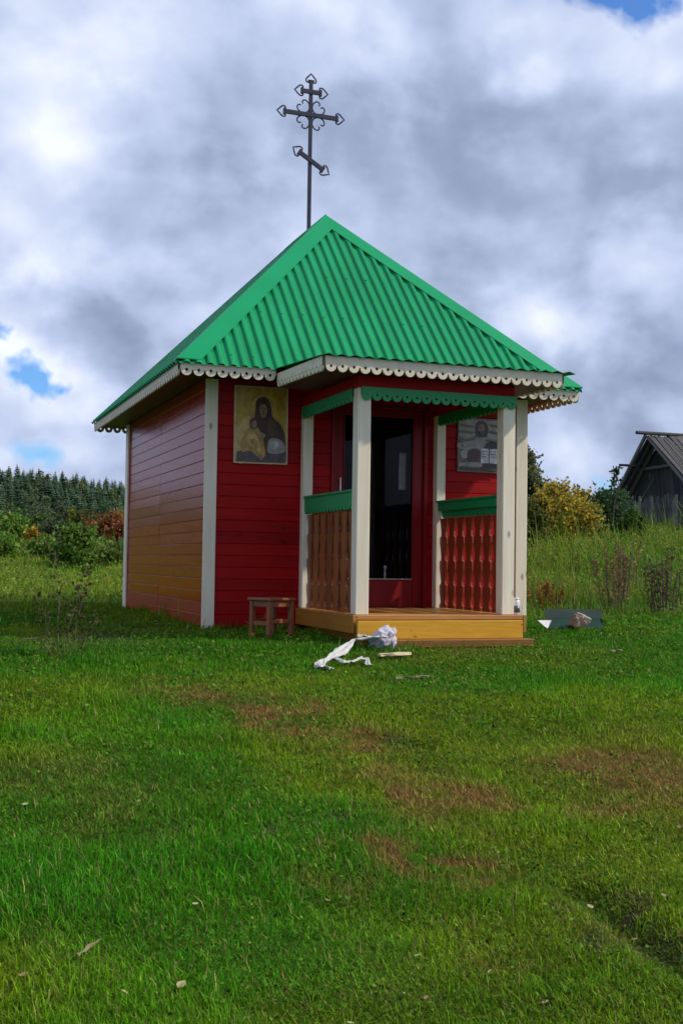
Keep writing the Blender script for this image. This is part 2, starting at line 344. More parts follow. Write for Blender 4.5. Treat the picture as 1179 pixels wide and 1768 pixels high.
def tri_mesh_np(name, V, tris, cols, mat):
    """big triangle mesh straight from arrays, with a colour per vertex"""
    me = bpy.data.meshes.new(name); nv = len(V); nt_ = len(tris)
    me.vertices.add(nv); me.vertices.foreach_set('co', np.ascontiguousarray(V, np.float32).ravel())
    me.loops.add(nt_*3); me.loops.foreach_set('vertex_index', np.ascontiguousarray(tris, np.int32).ravel())
    me.polygons.add(nt_); me.polygons.foreach_set('loop_start', np.arange(0, nt_*3, 3, dtype=np.int32)); me.polygons.foreach_set('loop_total', np.full(nt_, 3, np.int32))
    a = me.color_attributes.new('col', 'FLOAT_COLOR', 'POINT'); c4 = np.ones((nv, 4), np.float32); c4[:, :3] = cols; a.data.foreach_set('color', c4.ravel())
    me.materials.append(mat); me.update(); me.validate(); return me

# ------------------------------------------------------------------ ground patches (dry and bare spots of the lawn)
PATCH = []   # x, y, radius along view right, radius along view forward, strength, kind (0 dry straw, 1 bare soil)
for px, py, a, b, s, k in [(745,1385,75,32,.85,0),(690,1345,60,22,.5,0),(560,1265,90,20,.55,0),(485,1238,60,22,.85,0),(375,1206,75,15,.55,0),(300,1190,50,10,.4,0),(610,1285,70,18,.75,0),(820,1400,50,24,.6,0),(660,1500,45,32,.95,0),(845,1490,45,24,.95,0),(710,1465,40,18,.6,0),
        (770,1545,40,24,.7,0),(1110,1335,90,42,.7,0),(1090,1395,60,16,.45,0),(640,1300,70,16,.4,0),(200,1380,120,40,.22,0),(90,1340,90,30,.2,0),(740,1400,20,16,.4,0),(870,1650,60,22,.25,0),(560,1560,60,24,.25,0),
        (1030,1560,38,16,.9,1),(1085,1615,55,20,.95,1),(1150,1650,50,18,.9,1),(700,1285,26,12,.8,1),(535,1415,28,16,.75,1),(790,1340,28,10,.7,1),(180,1098,70,12,.85,1),(130,1110,80,9,.5,1),(640,1690,60,16,.3,1),
        (1020,1120,60,5,.4,1),(690,1135,60,6,.6,1),(800,1128,120,7,.5,1),(30,1650,30,20,.3,1),(240,1480,50,14,.3,1)]:
    c = ground_at(px, py); e = ground_at(px+a, py); f = ground_at(px, py-b)
    PATCH.append((c.x, c.y, (e-c).length, max((f-c).length, .05), s, k))
TUFTS = [(*ground_at(px, py)[:2], r_) for px, py, r_ in ((585,1395,.22),(560,1335,.18),(610,1440,.2),(40,1520,.3),(100,1560,.22),(160,1215,.3),(250,1500,.2),(840,1370,.25),(930,1420,.2),(700,1560,.15),(1000,1690,.2),(420,1500,.2),(860,1580,.2))]
fa, fb = ground_at(1012, 1545), ground_at(1185, 1668); FURROW.append((fa.x, fa.y, fb.x, fb.y)); fa, fb = ground_at(668, 1282), ground_at(735, 1292); FURROW.append((fa.x, fa.y, fb.x, fb.y))
_fx, _fy = math.sin(YAW), math.cos(YAW)
def patches(x, y):
    dry = np.zeros_like(x); soil = np.zeros_like(x)
    wx = x + (fbm(x*3.1, y*3.1, 41)-.5)*.75; wy = y + (fbm(x*3.1, y*3.1, 57)-.5)*.75
    for cx, cy, ra, rb, s, k in PATCH:
        dx, dy = wx-cx, wy-cy; r_ = dx*_fy - dy*_fx; f_ = dx*_fx + dy*_fy
        v = s*np.exp(-((r_/ra)**2 + (f_/rb)**2)*.9)
        if k: soil = np.maximum(soil, v)
        else: dry = np.maximum(dry, v)
    br_ = fbm(x*5.5, y*5.5, 63); return np.clip(dry*(.52+1.25*br_), 0, 1), np.clip(soil*(.5+1.05*br_), 0, 1)

# ------------------------------------------------------------------ ground sheet
def build_ground():
    def axis(lo, hi, step, far_lo, far_hi):
        a = list(np.arange(lo, hi+1e-6, step)); s = step
        while a[-1] < far_hi: s *= 1.13; a.append(a[-1]+s)
        s = step; b = []; v = lo
        while v > far_lo: s *= 1.13; v -= s; b.append(v)
        return np.array(b[::-1]+a)
    X = axis(-7, 4, .07, -1500, 1500); Y = axis(-11, 1, .07, -400, 2200)
    xx, yy = np.meshgrid(X, Y); x = xx.ravel(); y = yy.ravel(); z = G(x, y)
    nx, ny = len(X), len(Y); i, j = np.meshgrid(np.arange(nx-1), np.arange(ny-1)); a = (j*nx+i).ravel()
    t = np.concatenate([np.stack([a, a+1, a+1+nx], 1), np.stack([a, a+1+nx, a+nx], 1)])
    dry, soil = patches(x, y)
    n = fbm(x*.7, y*.7, 21); base = np.stack([.034+.026*n, .070+.040*n, .008+.004*n], 1)
    straw = np.array([.135,.075,.024]); dirt = np.array([.038,.027,.017])
    c = base*(1-dry[:,None]) + straw*dry[:,None]; c = c*(1-soil[:,None]) + dirt*soil[:,None]
    o = obj('ground', tri_mesh_np('ground', np.stack([x, y, z], 1), t, c, M_ground)); o.data.polygons.foreach_set('use_smooth', [True]*len(o.data.polygons)); tag(o, kind='structure')
build_ground()

# ------------------------------------------------------------------ the chapel
W, D = 1.851, 4.65
EX, EYF, EYB, EZ = 2.26, -.527, 5.17, 2.66
AY, AZ = 1.69, 4.935; RY = EYB-(AY-EYF)
PW, PD, ZD, S = .82, 1.694, .225, .132
chapel = empty('chapel'); tag(chapel, 'small red plank chapel with green metal roof, carved porch and iron cross', 'chapel')

def planks(wall, axis, a0, a1, face, sgn, mat, z0=.03, z1=2.6, n=21, split=None, jit=.0):
    """horizontal boards laid on a wall core; axis 'x' or 'y'; each board is an object that shares its mesh"""
    ph = (z1-z0)/n; segs = [(a0, a1)] if split is None else [(a0, split-.002), (split+.002, a1)]
    for (s0, s1) in segs:
        L = s1-s0; th = .024
        size = (L, th, ph-.0018) if axis == 'x' else (th, L, ph-.0018)
        me = box_mesh('plank', size, mat, .004); me_low = box_mesh('plank', size, M_redbase if axis == 'y' else mat, .004)
        for k in range(n):
            zc = z0+ph*(k+.5); c = (s0+s1)/2; off = face + sgn*(th/2 + rnd.uniform(-.0015,.0015))
            loc = (c, off, zc) if axis == 'x' else (off, c, zc)
            rt = (rnd.uniform(-jit,jit), 0, 0) if axis == 'x' else (0, rnd.uniform(-jit,jit), rnd.uniform(-.0012,.0012))
            obj('plank', me_low if k < 2 else me, wall, loc, rt)

# walls: a core with its boards; the door opening is left free
T = .10
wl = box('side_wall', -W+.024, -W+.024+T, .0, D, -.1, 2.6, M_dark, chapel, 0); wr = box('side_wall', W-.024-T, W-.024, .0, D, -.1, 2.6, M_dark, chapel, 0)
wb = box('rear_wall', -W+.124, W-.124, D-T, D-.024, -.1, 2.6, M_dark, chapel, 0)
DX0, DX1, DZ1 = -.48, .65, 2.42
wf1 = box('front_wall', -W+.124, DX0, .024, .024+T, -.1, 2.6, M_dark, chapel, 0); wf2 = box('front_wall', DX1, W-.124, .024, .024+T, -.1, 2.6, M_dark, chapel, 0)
box('door_header', DX0, DX1, .0, .024+T, DZ1, 2.6, M_redx, chapel, .003)
def P0(o): return o.location.copy()
def local_planks(wall, *a, **k):
    before = set(wall.children); planks(wall, *a, **k)
    for c in wall.children:
        if c not in before: c.location -= wall.location
local_planks(wl, 'y', .0, D, -W+.024, -1, M_redy, split=2.32, jit=.012)
local_planks(wr, 'y', .0, D, W-.024, 1, M_redy, split=2.32, jit=.006)
local_planks(wf1, 'x', -W+.001, DX0-.002, .024, -1, M_redx, jit=.006)
local_planks(wf2, 'x', DX1+.002, W-.001, .024, -1, M_redx, jit=.006)
local_planks(wb, 'x', -W+.03, W-.03, D-.024, 1, M_redx, jit=.006)
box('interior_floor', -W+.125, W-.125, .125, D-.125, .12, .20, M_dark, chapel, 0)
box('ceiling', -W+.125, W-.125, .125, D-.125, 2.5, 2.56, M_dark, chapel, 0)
# white corner boards
for x0, x1 in ((-W-.012, -W+.118), (W-.118, W+.012)):
    box('corner_board', x0, x1, -.030, -.002, -.06, 2.585, M_white, chapel, .004)
for x0, x1 in ((-W-.03, -W-.003), (W+.003, W+.03)):
    box('corner_board', x0, x1, D-.15, D+.03, -.02, 2.585, M_white, chapel, .004)
box('corner_board', W+.003, W+.026, -.028, .10, -.06, 2.585, M_white, chapel, .004)

# roof of corrugated sheets
def roof_sheet(P, along, up, span, lim, pitch=.117, depth=.026):
    """P eave start, along unit vector, up vector eave->ridge level, lim(s)->0..1 how far up at s"""
    nrm = along.cross(up).normalized()
    if nrm.z < 0: nrm = -nrm
    prof = [(0,0),(.26,0),(.36,.22),(.46,.75),(.54,1),(.78,1),(.86,.75),(.94,.22)]
    ss = []
    k = 0
    while k*pitch < span:
        for f, h in prof:
            s = (k+f)*pitch
            if s < span: ss.append((s, h*depth))
        k += 1
    ss.append((span, 0)); V = []; F = []
    for s, h in ss:
        t = max(lim(s), 0)
        b = P + along*s + nrm*h; V += [b - up.normalized()*.035, b + up*max(t-.012, 0)]
    for i in range(len(ss)-1): F.append((2*i, 2*i+2, 2*i+3, 2*i+1))
    return V, F
slopes = []
EYd = AY-EYF
slopes.append(roof_sheet(Vector((-EX, EYF, EZ)), Vector((1,0,0)), Vector((0, EYd, AZ-EZ)), 2*EX, lambda s: 1-abs(s-EX)/EX))
LY = EYB-EYF
lim_side = lambda s: min(1, s/EYd, (LY-s)/EYd)
slopes.append(roof_sheet(Vector((-EX, EYF, EZ)), Vector((0,1,0)), Vector((EX, 0, AZ-EZ)), LY, lim_side))
slopes.append(roof_sheet(Vector((EX, EYF, EZ)), Vector((0,1,0)), Vector((-EX, 0, AZ-EZ)), LY, lim_side))
slopes.append(roof_sheet(Vector((-EX, EYB, EZ)), Vector((1,0,0)), Vector((0, -EYd, AZ-EZ)), 2*EX, lambda s: 1-abs(s-EX)/EX))
roof = obj('roof', mesh('roof', *join_geo(slopes), M_roof), chapel)
sg = []
for t_ in (.04, .30, .56):
    k = 0
    while k*.117 < 2*EX:
        x_ = -EX+(k+.66)*.117
        if 1-abs(x_)/EX > t_+.10:
            c_ = Vector((x_+rnd.uniform(-.006,.006), EYF+t_*EYd, EZ+t_*(AZ-EZ)+rnd.uniform(-.012,.012)))+Vector((0,-(AZ-EZ),EYd)).normalized()*.0265
            n_ = Vector((0,-(AZ-EZ),EYd)).normalized(); u_ = Vector((1,0,0)); w_ = n_.cross(u_)
            V_ = [c_+(u_*math.cos(a)+w_*math.sin(a))*.011 for a in [i*math.pi/3 for i in range(6)]]; sg.append((V_+[p+n_*.006 for p in V_], [tuple(range(6,12))]+[(i,(i+1)%6,(i+1)%6+6,i+6) for i in range(6)]))
        k += 2
tag(obj('screws', fix_normals(mesh('screws', *join_geo(sg), M_cap)), roof), kind='stuff')
def roof_cap(polys, name):
    V = []; F = []
    for poly, nrm in polys:
        s = len(V); lo = [p + Vector((0,0,.036)) for p in poly]; hi = [p + Vector((0,0,.046)) for p in poly]; n = len(poly)
        V += lo+hi; F.append(tuple(range(s, s+n))); F.append(tuple(range(s+2*n-1, s+n-1, -1)))
        for i in range(n): F.append((s+i, s+(i+1) % n, s+n+(i+1) % n, s+n+i))
    return obj(name, fix_normals(mesh(name, V, F, M_cap)), roof)
CW = .235
A1, A2 = Vector((0, AY, AZ)), Vector((0, RY, AZ)); UZ = AZ-EZ
nF = Vector((0, -UZ, EYd)).normalized(); nL = Vector((-UZ, 0, EX)).normalized(); nR = Vector((UZ, 0, EX)).normalized(); nB = Vector((0, UZ, EYd)).normalized()
def tpt(p, q, t): return p + (q-p)*t
for sx, nS in ((-1, nL), (1, nR)):
    E = Vector((sx*EX, EYF, EZ)); ex = (E-A1).normalized()*.03
    tc_ = CW/EX
    m0 = Vector((0, tpt(EYF, AY, 1-tc_), tpt(EZ, AZ, 1-tc_))); s0 = tpt(Vector((sx*EX, EYF+CW, EZ)), A1+Vector((0, CW, 0)), 1)
    roof_cap([([E+ex, E+Vector((-sx*CW,0,0))+ex, m0, A1], nF), ([E+ex, A1, A1+Vector((0,CW,0)), E+Vector((0,CW,0))+ex], nS)], 'hip_cap')
    E = Vector((sx*EX, EYB, EZ)); ex = (E-A2).normalized()*.03
    m0 = Vector((0, tpt(EYB, RY, 1-tc_), tpt(EZ, AZ, 1-tc_)))
    roof_cap([([E+ex, E+Vector((-sx*CW,0,0))+ex, m0, A2], nB), ([E+ex, A2, A2-Vector((0,CW,0)), E-Vector((0,CW,0))+ex], nS)], 'hip_cap')
dl = Vector((-.16*EX/3.2, 0, -.16*UZ/3.2)); dr = Vector((.16*EX/3.2, 0, -.16*UZ/3.2)); up4 = Vector((0,0,.006))
roof_cap([([A1+up4, A2+up4, A2+dl*1.3+up4, A1+dl*1.3+up4], nL), ([A1+up4, A2+up4, A2+dr*1.3+up4, A1+dr*1.3+up4], nR)], 'ridge_cap')

# flat soffit under the eaves, lace boards along the edges
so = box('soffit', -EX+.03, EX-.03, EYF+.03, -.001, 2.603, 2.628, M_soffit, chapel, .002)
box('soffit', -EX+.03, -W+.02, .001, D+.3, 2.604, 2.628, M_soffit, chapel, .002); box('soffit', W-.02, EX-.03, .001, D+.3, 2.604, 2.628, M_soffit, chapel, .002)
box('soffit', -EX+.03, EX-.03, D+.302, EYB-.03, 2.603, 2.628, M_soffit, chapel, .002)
def lace(name, length, h, mat, pitch, parent, loc, rz, th=.022, hole=.135, rr=.44):
    n = max(1, round(length/pitch)); p = length/n; r = p*rr; zc = -(h-r)
    arc = [(r*math.cos(a), zc - r*math.sin(a)) for a in [math.pi*i/10 for i in range(0, 11)]]
    outer = [(-p/2, 0), (p/2, 0), (p/2, zc+.004)] + arc + [(-p/2, zc+.004)]
    hl = [(hole*p*math.cos(a), zc+.003+hole*p*math.sin(a)) for a in [2*math.pi*i/8 for i in range(8)]]
    V, F = plate_geo(outer, [hl], th, skip=(1, len(outer)-1))
    geo = []
    for i in range(n):
        geo.append(([(v[0]+p*(i+.5), v[1], v[2]) for v in V], F))
    V, F = join_geo(geo)
    return obj(name, mesh(name, V, F, mat), parent, loc, (0,0,rz))
FH = .125
CX0, CX1, CYF = -1.245, 1.205, -1.94
lace('eave_lace_board', (CX0-.02)-(-EX+.02), FH, M_lace, .12, chapel, (-EX+.02, EYF+.012, EZ-.012), 0)
lace('eave_lace_board', (EX-.02)-(CX1+.02), FH, M_lace, .12, chapel, (CX1+.02, EYF+.012, EZ-.012), 0)
lace('eave_lace_board', LY-.05, FH, M_lace, .12, chapel, (-EX+.012, EYB-.02, EZ-.012), -math.pi/2)
lace('eave_lace_board', LY-.05, FH, M_lace, .12, chapel, (EX-.012, EYF+.03, EZ-.012), math.pi/2)
lace('eave_lace_board', 2*EX-.06, FH, M_lace, .12, chapel, (EX-.03, EYB-.012, EZ-.012), math.pi)

# porch canopy
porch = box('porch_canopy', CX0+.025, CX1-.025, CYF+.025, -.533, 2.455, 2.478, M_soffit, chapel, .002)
def rel(o, parent):
    o.parent = parent; o.location = Vector(o.location)-parent.location; return o
V = []; F = []
nst = 40
for i in range(nst+1):
    x = -1.275 + (1.315+1.275)*i/nst; w_ = .010*(1 if i % 2 else -1)
    V += [(x, -.50, 2.665+w_), (x, -1.975, 2.572+w_), (x, -.50, 2.659+w_), (x, -1.975, 2.566+w_)]
for i in range(nst):
    a = 4*i; F += [(a, a+1, a+5, a+4), (a+2, a+6, a+7, a+3), (a+1, a+3, a+7, a+5)]
F += [(0, 2, 3, 1), (4*nst, 4*nst+1, 4*nst+3, 4*nst+2)]
rel(obj('canopy_sheet', mesh('canopy_sheet', V, F, M_roof)), porch)
rel(lace('canopy_lace_board', CX1-CX0-.03, .14, M_lace, .111, None, (CX0+.015, CYF+.011, 2.560), 0), porch)
for xx, rz in ((CX0, -math.pi/2), (CX1, math.pi/2)):
    ln = -EYF and (EYF+.0-CYF)
    # side lace: starts a hair behind the front board and climbs a little towards the eave
    o = lace('canopy_lace_board', ln-.02, .14, M_lace, .111, None, (xx, (EYF-.01) if rz < 0 else CYF+.01, 2.60 if rz < 0 else 2.560), rz)
    o.rotation_euler = (0, 0, rz); 
    o.data.transform(Matrix.Shear('XZ', 4, (0, 0)) if False else Matrix.Identity(4))
    for v in o.data.vertices: v.co.z += (-.040*(v.co.x/(ln-.02)) if rz < 0 else .040*(v.co.x/(ln-.02)))
    rel(o, porch)
box('porch_header', -PW+.004, PW-.004, -PD+.012, -PD+.10, 2.335, 2.453, M_redx, chapel, .003)
for x0 in (-PW+.010, PW-.10):
    box('porch_header', x0, x0+.09, -PD+.102, -.002, 2.335, 2.453, M_redx, chapel, .003)

# posts
for x0 in (-PW, PW-S):
    box('porch_post', x0, x0+S, -PD, -PD+S, ZD, 2.334, M_white, chapel, .007)
for x0 in (-PW, PW-.105):
    box('porch_post', x0, x0+.105, -.105, -.003, ZD, 2.334, M_white, chapel, .006)
# green valances
lace('valance', 2*PW-.03, .125, M_green, .100, chapel, (-PW+.030, -PD-.013, 2.340), 0, hole=.12, rr=.47)
lace('valance', PD-S-.04, .125, M_green, .100, chapel, (-PW-.004, -.06, 2.338), -math.pi/2, hole=.12, rr=.47)
lace('valance', PD-S-.04, .125, M_green, .100, chapel, (PW-.085, -PD+S+.02, 2.338), math.pi/2, hole=.12, rr=.47)
# balustrades: green scalloped rail and flat-sawn balusters
def bal_outline(h, w=.090):
    ztop = h; half = []
    for i in range(61):
        z = h*i/60; d_ = 0
        for zc, hh, dp in ((.105,.065,.030),(.33,.085,.036),(.60,.095,.036),(.86,.085,.034)):
            t = (z-zc)/hh
            if abs(t) < 1: d_ = max(d_, dp*(1 if t < -.4 else max(0, 1-(t+.4)/1.4)**.8) if t > -1 else 0)
        half.append((w-d_, z))
    return half
def balustrade(xc, mat, name='balustrade'):
    b = empty(name, (xc, 0, ZD)); b.parent = chapel
    half = bal_outline(.97); outer = [(w, z) for w, z in half] + [(-w, z) for w, z in reversed(half)]
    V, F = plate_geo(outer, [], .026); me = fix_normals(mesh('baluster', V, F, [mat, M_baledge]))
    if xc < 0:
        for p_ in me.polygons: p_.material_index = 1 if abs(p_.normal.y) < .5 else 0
    y0, y1 = -PD+S+.006, -.112; n = 7; st = (y1-y0)/n
    for k in range(n):
        o = obj('baluster', me, b, (rnd.uniform(-.002,.002), y0+st*(k+.5), .006), (0, 0, math.pi/2)); o.scale = (st/.215, 1, 1)
    o = lace('hand_rail', y1-y0+.004, .165, M_green, .095, b, (-.030 if xc < 0 else .030, y1+.001 if xc < 0 else y0-.001, 1.145), -math.pi/2 if xc < 0 else math.pi/2, hole=.0001, rr=.46)
    box('rail_cap', -.055, .055, y0-.002, y1+.002, 1.1465, 1.170, M_green, b, .004)
    box('rail_cap', .005, .032, y0-.002, y1+.002, 1.06, 1.145, M_green, b, .004) if xc < 0 else box('rail_cap', -.032, -.005, y0-.002, y1+.002, 1.06, 1.145, M_green, b, .004)
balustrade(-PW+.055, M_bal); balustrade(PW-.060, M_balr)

# deck, step and lower board
deck = empty('deck', (0, 0, 0)); deck.parent = chapel
nb = 12; dy = (PD+.03)/nb
me = box_mesh('plank', (1.72, dy-.005, .045), M_deck, .004)
for k in range(nb):
    obj('plank', me, deck, (.045, -PD-.03+dy*(k+.5), ZD-.0235+rnd.uniform(-.0015,.0015)), (0,0,rnd.uniform(-.001,.001)))
box('side_board', -.852, -.818, -PD-.030, -.005, .055, ZD-.001, M_stepd, deck, .004)
box('side_board', .906, .938, -PD-.030, -.005, .055, ZD-.001, M_stepd, deck, .004)
box('step_riser', -.862, .822, -1.872, -1.836, .012, .181, M_step, deck, .004)
box('step_tread', -.83, .82, -1.834, -PD-.035, .135, .172, M_deck, deck, .004)
box('lower_step_board', -.58, .855, -2.02, -1.876, -.055, .012, M_lowstep, deck, .004)
for x0 in (-.75, .0, .75): box('joist', x0, x0+.07, -PD+.02, -.02, -.10, ZD-.05, M_stepd, deck, .003)

# door with its tall pane
door = empty('door', (0, .03, 0)); door.parent = chapel
box('stile', DX0+.045, -.335, -.006, .040, ZD+.005, 2.385, M_reddoor, door, .004); box('stile', .497, DX1-.045, -.006, .040, ZD+.005, 2.385, M_reddoor, door, .004)
box('bottom_rail', -.333, .495, -.005, .040, ZD+.005, .525, M_reddoor, door, .004); box('top_rail', -.333, .495, -.005, .040, 2.30, 2.385, M_reddoor, door, .004)
box('pane', -.332, .494, .010, .016, .527, 2.298, M_glass, door, 0)
for nm, a in (('glazing_bead', (-.331, .493, -.012, .004, .527, .541)), ('glazing_bead', (.480, .494, -.012, .004, .543, 2.297)), ('glazing_bead', (-.331, -.317, -.012, .004, .543, 2.297))):
    box(nm, *a, M_metal if a[5] < .6 else M_reddoor, door, .002)
for x0, x1 in ((DX0+.001, DX0+.043), (DX1-.043, DX1-.001)): box('door_frame', x0, x1, -.05, .05, ZD+.003, DZ1-.002, M_reddoor, door, .004)
box('door_frame', DX0+.044, DX1-.044, -.05, .05, 2.388, DZ1-.002, M_reddoor, door, .004)
hg = box('hasp', -.375, -.355, -.030, -.008, 1.46, 1.62, M_metal, door, .003); box('padlock', -.392, -.338, -.045, -.012, 1.40, 1.47, M_iron, door, .008)

# iron cross on the ridge
def cross_build():
    yc = 2.345
    c = box('cross', -.022, .022, yc-.022, yc+.022, 4.86, 6.90, M_iron, chapel, .004); base = c.location.copy()
    lean = .012
    def part(name, V, F): 
        o = obj(name, fix_normals(mesh(name, [Vector(v)-base for v in V], F, M_iron)), c); return o
    def bar(cx, cz, half, ang, hw=.026):
        u = Vector((math.cos(ang), 0, math.sin(ang))); n = Vector((-u.z, 0, u.x)); C_ = Vector((cx, yc-.004, cz)); V = []
        for sy in (-.016, .016):
            for s, t in ((-1,-1),(1,-1),(1,1),(-1,1)): V.append(C_+u*half*s+n*hw*t+Vector((0, sy-.012, 0)))
        F = [(0,1,2,3),(7,6,5,4)]+[(i,(i+1)%4,(i+1)%4+4,i+4) for i in range(4)]
        part('cross_bar', V, F)
        for s in (-1, 1): spade(C_+u*(half-.004)*s+Vector((0,-.012,0)), u*s)
    def spade(p, u):
        n = Vector((-u.z, 0, u.x)); prof = [(.105,0),(.072,.030),(.045,.058),(.020,.070),(-.004,.064),(-.012,.044),(.002,.028)]
        path = [p+u*a+n*b for a, b in reversed(prof)] + [p+u*a-n*b for a, b in prof[1:]]
        V, F = tube_geo(path, .0105, 6)
        e = []; C2 = p+u*.004
        for sy in (-.018, .018):
            for s, t in ((-1,-1),(1,-1),(1,1),(-1,1)): e.append(C2+u*.016*s+n*.040*t+Vector((0,sy,0)))
        V, F = join_geo([(V, F), (e, [(0,1,2,3),(7,6,5,4)]+[(i,(i+1)%4,(i+1)%4+4,i+4) for i in range(4)])])
        part('spade_tip', V, F)
    bar(0, 6.455, .355, 0); bar(0, 6.757, .125, 0); bar(0.012, 5.858, .185, math.atan2(-.286, .478))
    spade(Vector((0, yc, 6.895)), Vector((0,0,1)))
    for sx in (-1, 1):
        for sz in (-1, 1):
            # C-scroll hugging post and bar, tightening to a curl at both ends
            pth = []
            for sg in (1, -1):
                pos = np.array([.042, .042]); hd = math.radians(135)+ (0 if sg > 0 else math.pi); pts = [pos.copy()]; L_ = .255; ns = 26
                for i in range(ns):
                    s = i/ns; kap = (11.0 + 95*max(0, s-.50)**1.3)*(-1 if sg > 0 else 1)
                    hd += kap*L_/ns; pos = pos + np.array([math.cos(hd), math.sin(hd)])*L_/ns; pts.append(pos.copy())
                pth.append(pts)
            path = [Vector((sx*a, yc-.012, 6.455+sz*b)) for a, b in (pth[0][::-1]+pth[1][1:])]
            V, F = tube_geo(path, .0095, 6); part('scroll', V, F)
cross_build()

# ------------------------------------------------------------------ pictures on the front wall
def flat(name, c, rough=.35):
    return surface(name, tuple(v*.55 for v in c), tuple(min(1, v*1.22) for v in c), rough, 16, (1,1,.7), .03, 12, rvar=.08)
M_gold = flat('print_gold', (.48,.29,.035)); M_maroon = flat('print_maroon', (.075,.028,.018)); M_ochre = flat('print_ochre', (.42,.24,.06)); M_flesh = flat('print_flesh', (.30,.19,.11))
M_gr = flat('print_grey', (.33,.29,.29)); M_dkv = flat('print_dark_violet', (.09,.065,.07)); M_gild = flat('print_pale_gold', (.58,.40,.12)); M_paper = flat('print_paper', (.36,.33,.28)); M_taupe = flat('print_taupe', (.15,.125,.10)); M_blk = flat('print_black_brown', (.035,.026,.022))
M_umber = flat('print_umber', (.085,.045,.028)); M_pale2 = flat('print_pale_grey', (.50,.47,.46)); M_page = flat('print_page', (.62,.62,.62))
def smooth_loop(p, n=4):
    out = []; m_ = len(p)
    for i in range(m_):
        p0, p1, p2, p3 = [np.array(p[(i+k-1) % m_], float) for k in range(4)]
        for j in range(n):
            t = j/n; out.append(tuple(.5*((2*p1)+(-p0+p2)*t+(2*p0-5*p1+4*p2-p3)*t*t+(-p0+3*p1-3*p2+p3)*t**3)))
    return out
def picture(name, x0, z0, w, h, ground_m, layers, label, frame_m, tilt=0.0, wrinkle=0):
    e = empty(name, (x0+w/2, -.004, z0)); tag(e, label, 'picture'); e.rotation_euler = (0, tilt, 0)
    box('panel', -w/2, w/2, -.020, -.001, 0, h, ground_m, e, .002)
    for i, (mat_, pts, sm) in enumerate(layers):
        if sm: pts = smooth_loop(pts)
        V, F = plate_geo([((a-.5)*w, (1-b)*h) for a, b in pts], [], .0006)
        obj('print', fix_normals(mesh('print', V, F, mat_)), e, (0, -.0207-.0008*i, 0))
    if frame_m:
        for a in ((-w/2-.006, -w/2+.010, -.026, -.0002, -.006, h+.006), (w/2-.010, w/2+.006, -.026, -.0002, -.006, h+.006)): box('edge_strip', *a, frame_m, e, .002)
        for a in ((-w/2+.011, w/2-.011, -.025, -.0004, -.006, .006), (-w/2+.011, w/2-.011, -.025, -.0004, h-.006, h+.006)): box('edge_strip', *a, frame_m, e, .002)
    return e
picture('icon', -1.55, 1.73, .57, .80, M_gold, [
    (M_gild, [(.04,.50),(.30,.40),(.34,.70),(.24,.97),(.04,.97)], True),
    (M_gild, [(.55+.235*math.cos(k*math.pi/12), .27+.168*math.sin(k*math.pi/12)) for k in range(24)], False),
    (M_gold, [(.55+.215*math.cos(k*math.pi/12), .27+.154*math.sin(k*math.pi/12)) for k in range(24)], False),
    (M_maroon, [(.38,.30),(.40,.19),(.47,.135),(.56,.13),(.65,.18),(.69,.28),(.71,.38),(.84,.46),(.94,.58),(.965,.80),(.96,.96),(.42,.97),(.34,.78),(.33,.58),(.37,.42)], True),
    (M_dkv, [(.04,.86),(.30,.80),(.60,.88),(.965,.86),(.965,.985),(.04,.985)], False),
    (M_umber, [(.66,.40),(.80,.50),(.88,.62),(.84,.70),(.72,.66),(.62,.56)], True),
    (M_ochre, [(.24,.56),(.36,.50),(.48,.58),(.55,.72),(.58,.90),(.46,.93),(.30,.84),(.14,.86),(.12,.72)], True),
    (M_gild, [(.24,.64),(.36,.60),(.46,.72),(.48,.86),(.38,.80),(.26,.76)], True),
    (M_ochre, [(.30,.70),(.40,.69),(.44,.80),(.36,.80)], True),
    (M_gr, [(.64,.70),(.74,.665),(.88,.69),(.95,.76),(.93,.85),(.64,.86)], True),
    (M_pale2, [(.68,.73),(.76,.70),(.84,.73),(.80,.79),(.70,.80)], True),
    (M_flesh, [(.46,.255),(.53,.22),(.595,.26),(.60,.34),(.55,.40),(.49,.385),(.46,.32)], True),
    (M_umber, [(.475,.275),(.515,.268),(.518,.280),(.478,.288)], False), (M_umber, [(.545,.270),(.585,.278),(.582,.290),(.545,.282)], False), (M_umber, [(.522,.29),(.534,.29),(.538,.335),(.522,.338)], False), (M_umber, [(.505,.358),(.555,.356),(.55,.366),(.508,.367)], False),
    (M_umber, [(.27,.475),(.30,.425),(.36,.41),(.42,.44),(.43,.50),(.38,.55),(.30,.54)], True),
    (M_flesh, [(.315,.47),(.36,.445),(.405,.47),(.405,.515),(.36,.545),(.32,.52)], True),
    (M_umber, [(.33,.484),(.35,.482),(.35,.490),(.33,.492)], False), (M_umber, [(.372,.482),(.394,.485),(.392,.493),(.372,.490)], False),
    (M_flesh, [(.44,.62),(.52,.60),(.58,.64),(.54,.67),(.46,.66)], True), (M_flesh, [(.44,.90),(.50,.89),(.53,.95),(.47,.955)], True),
    ], 'gold and brown painted icon on the red front wall above the stool', M_pale, tilt=-.004)
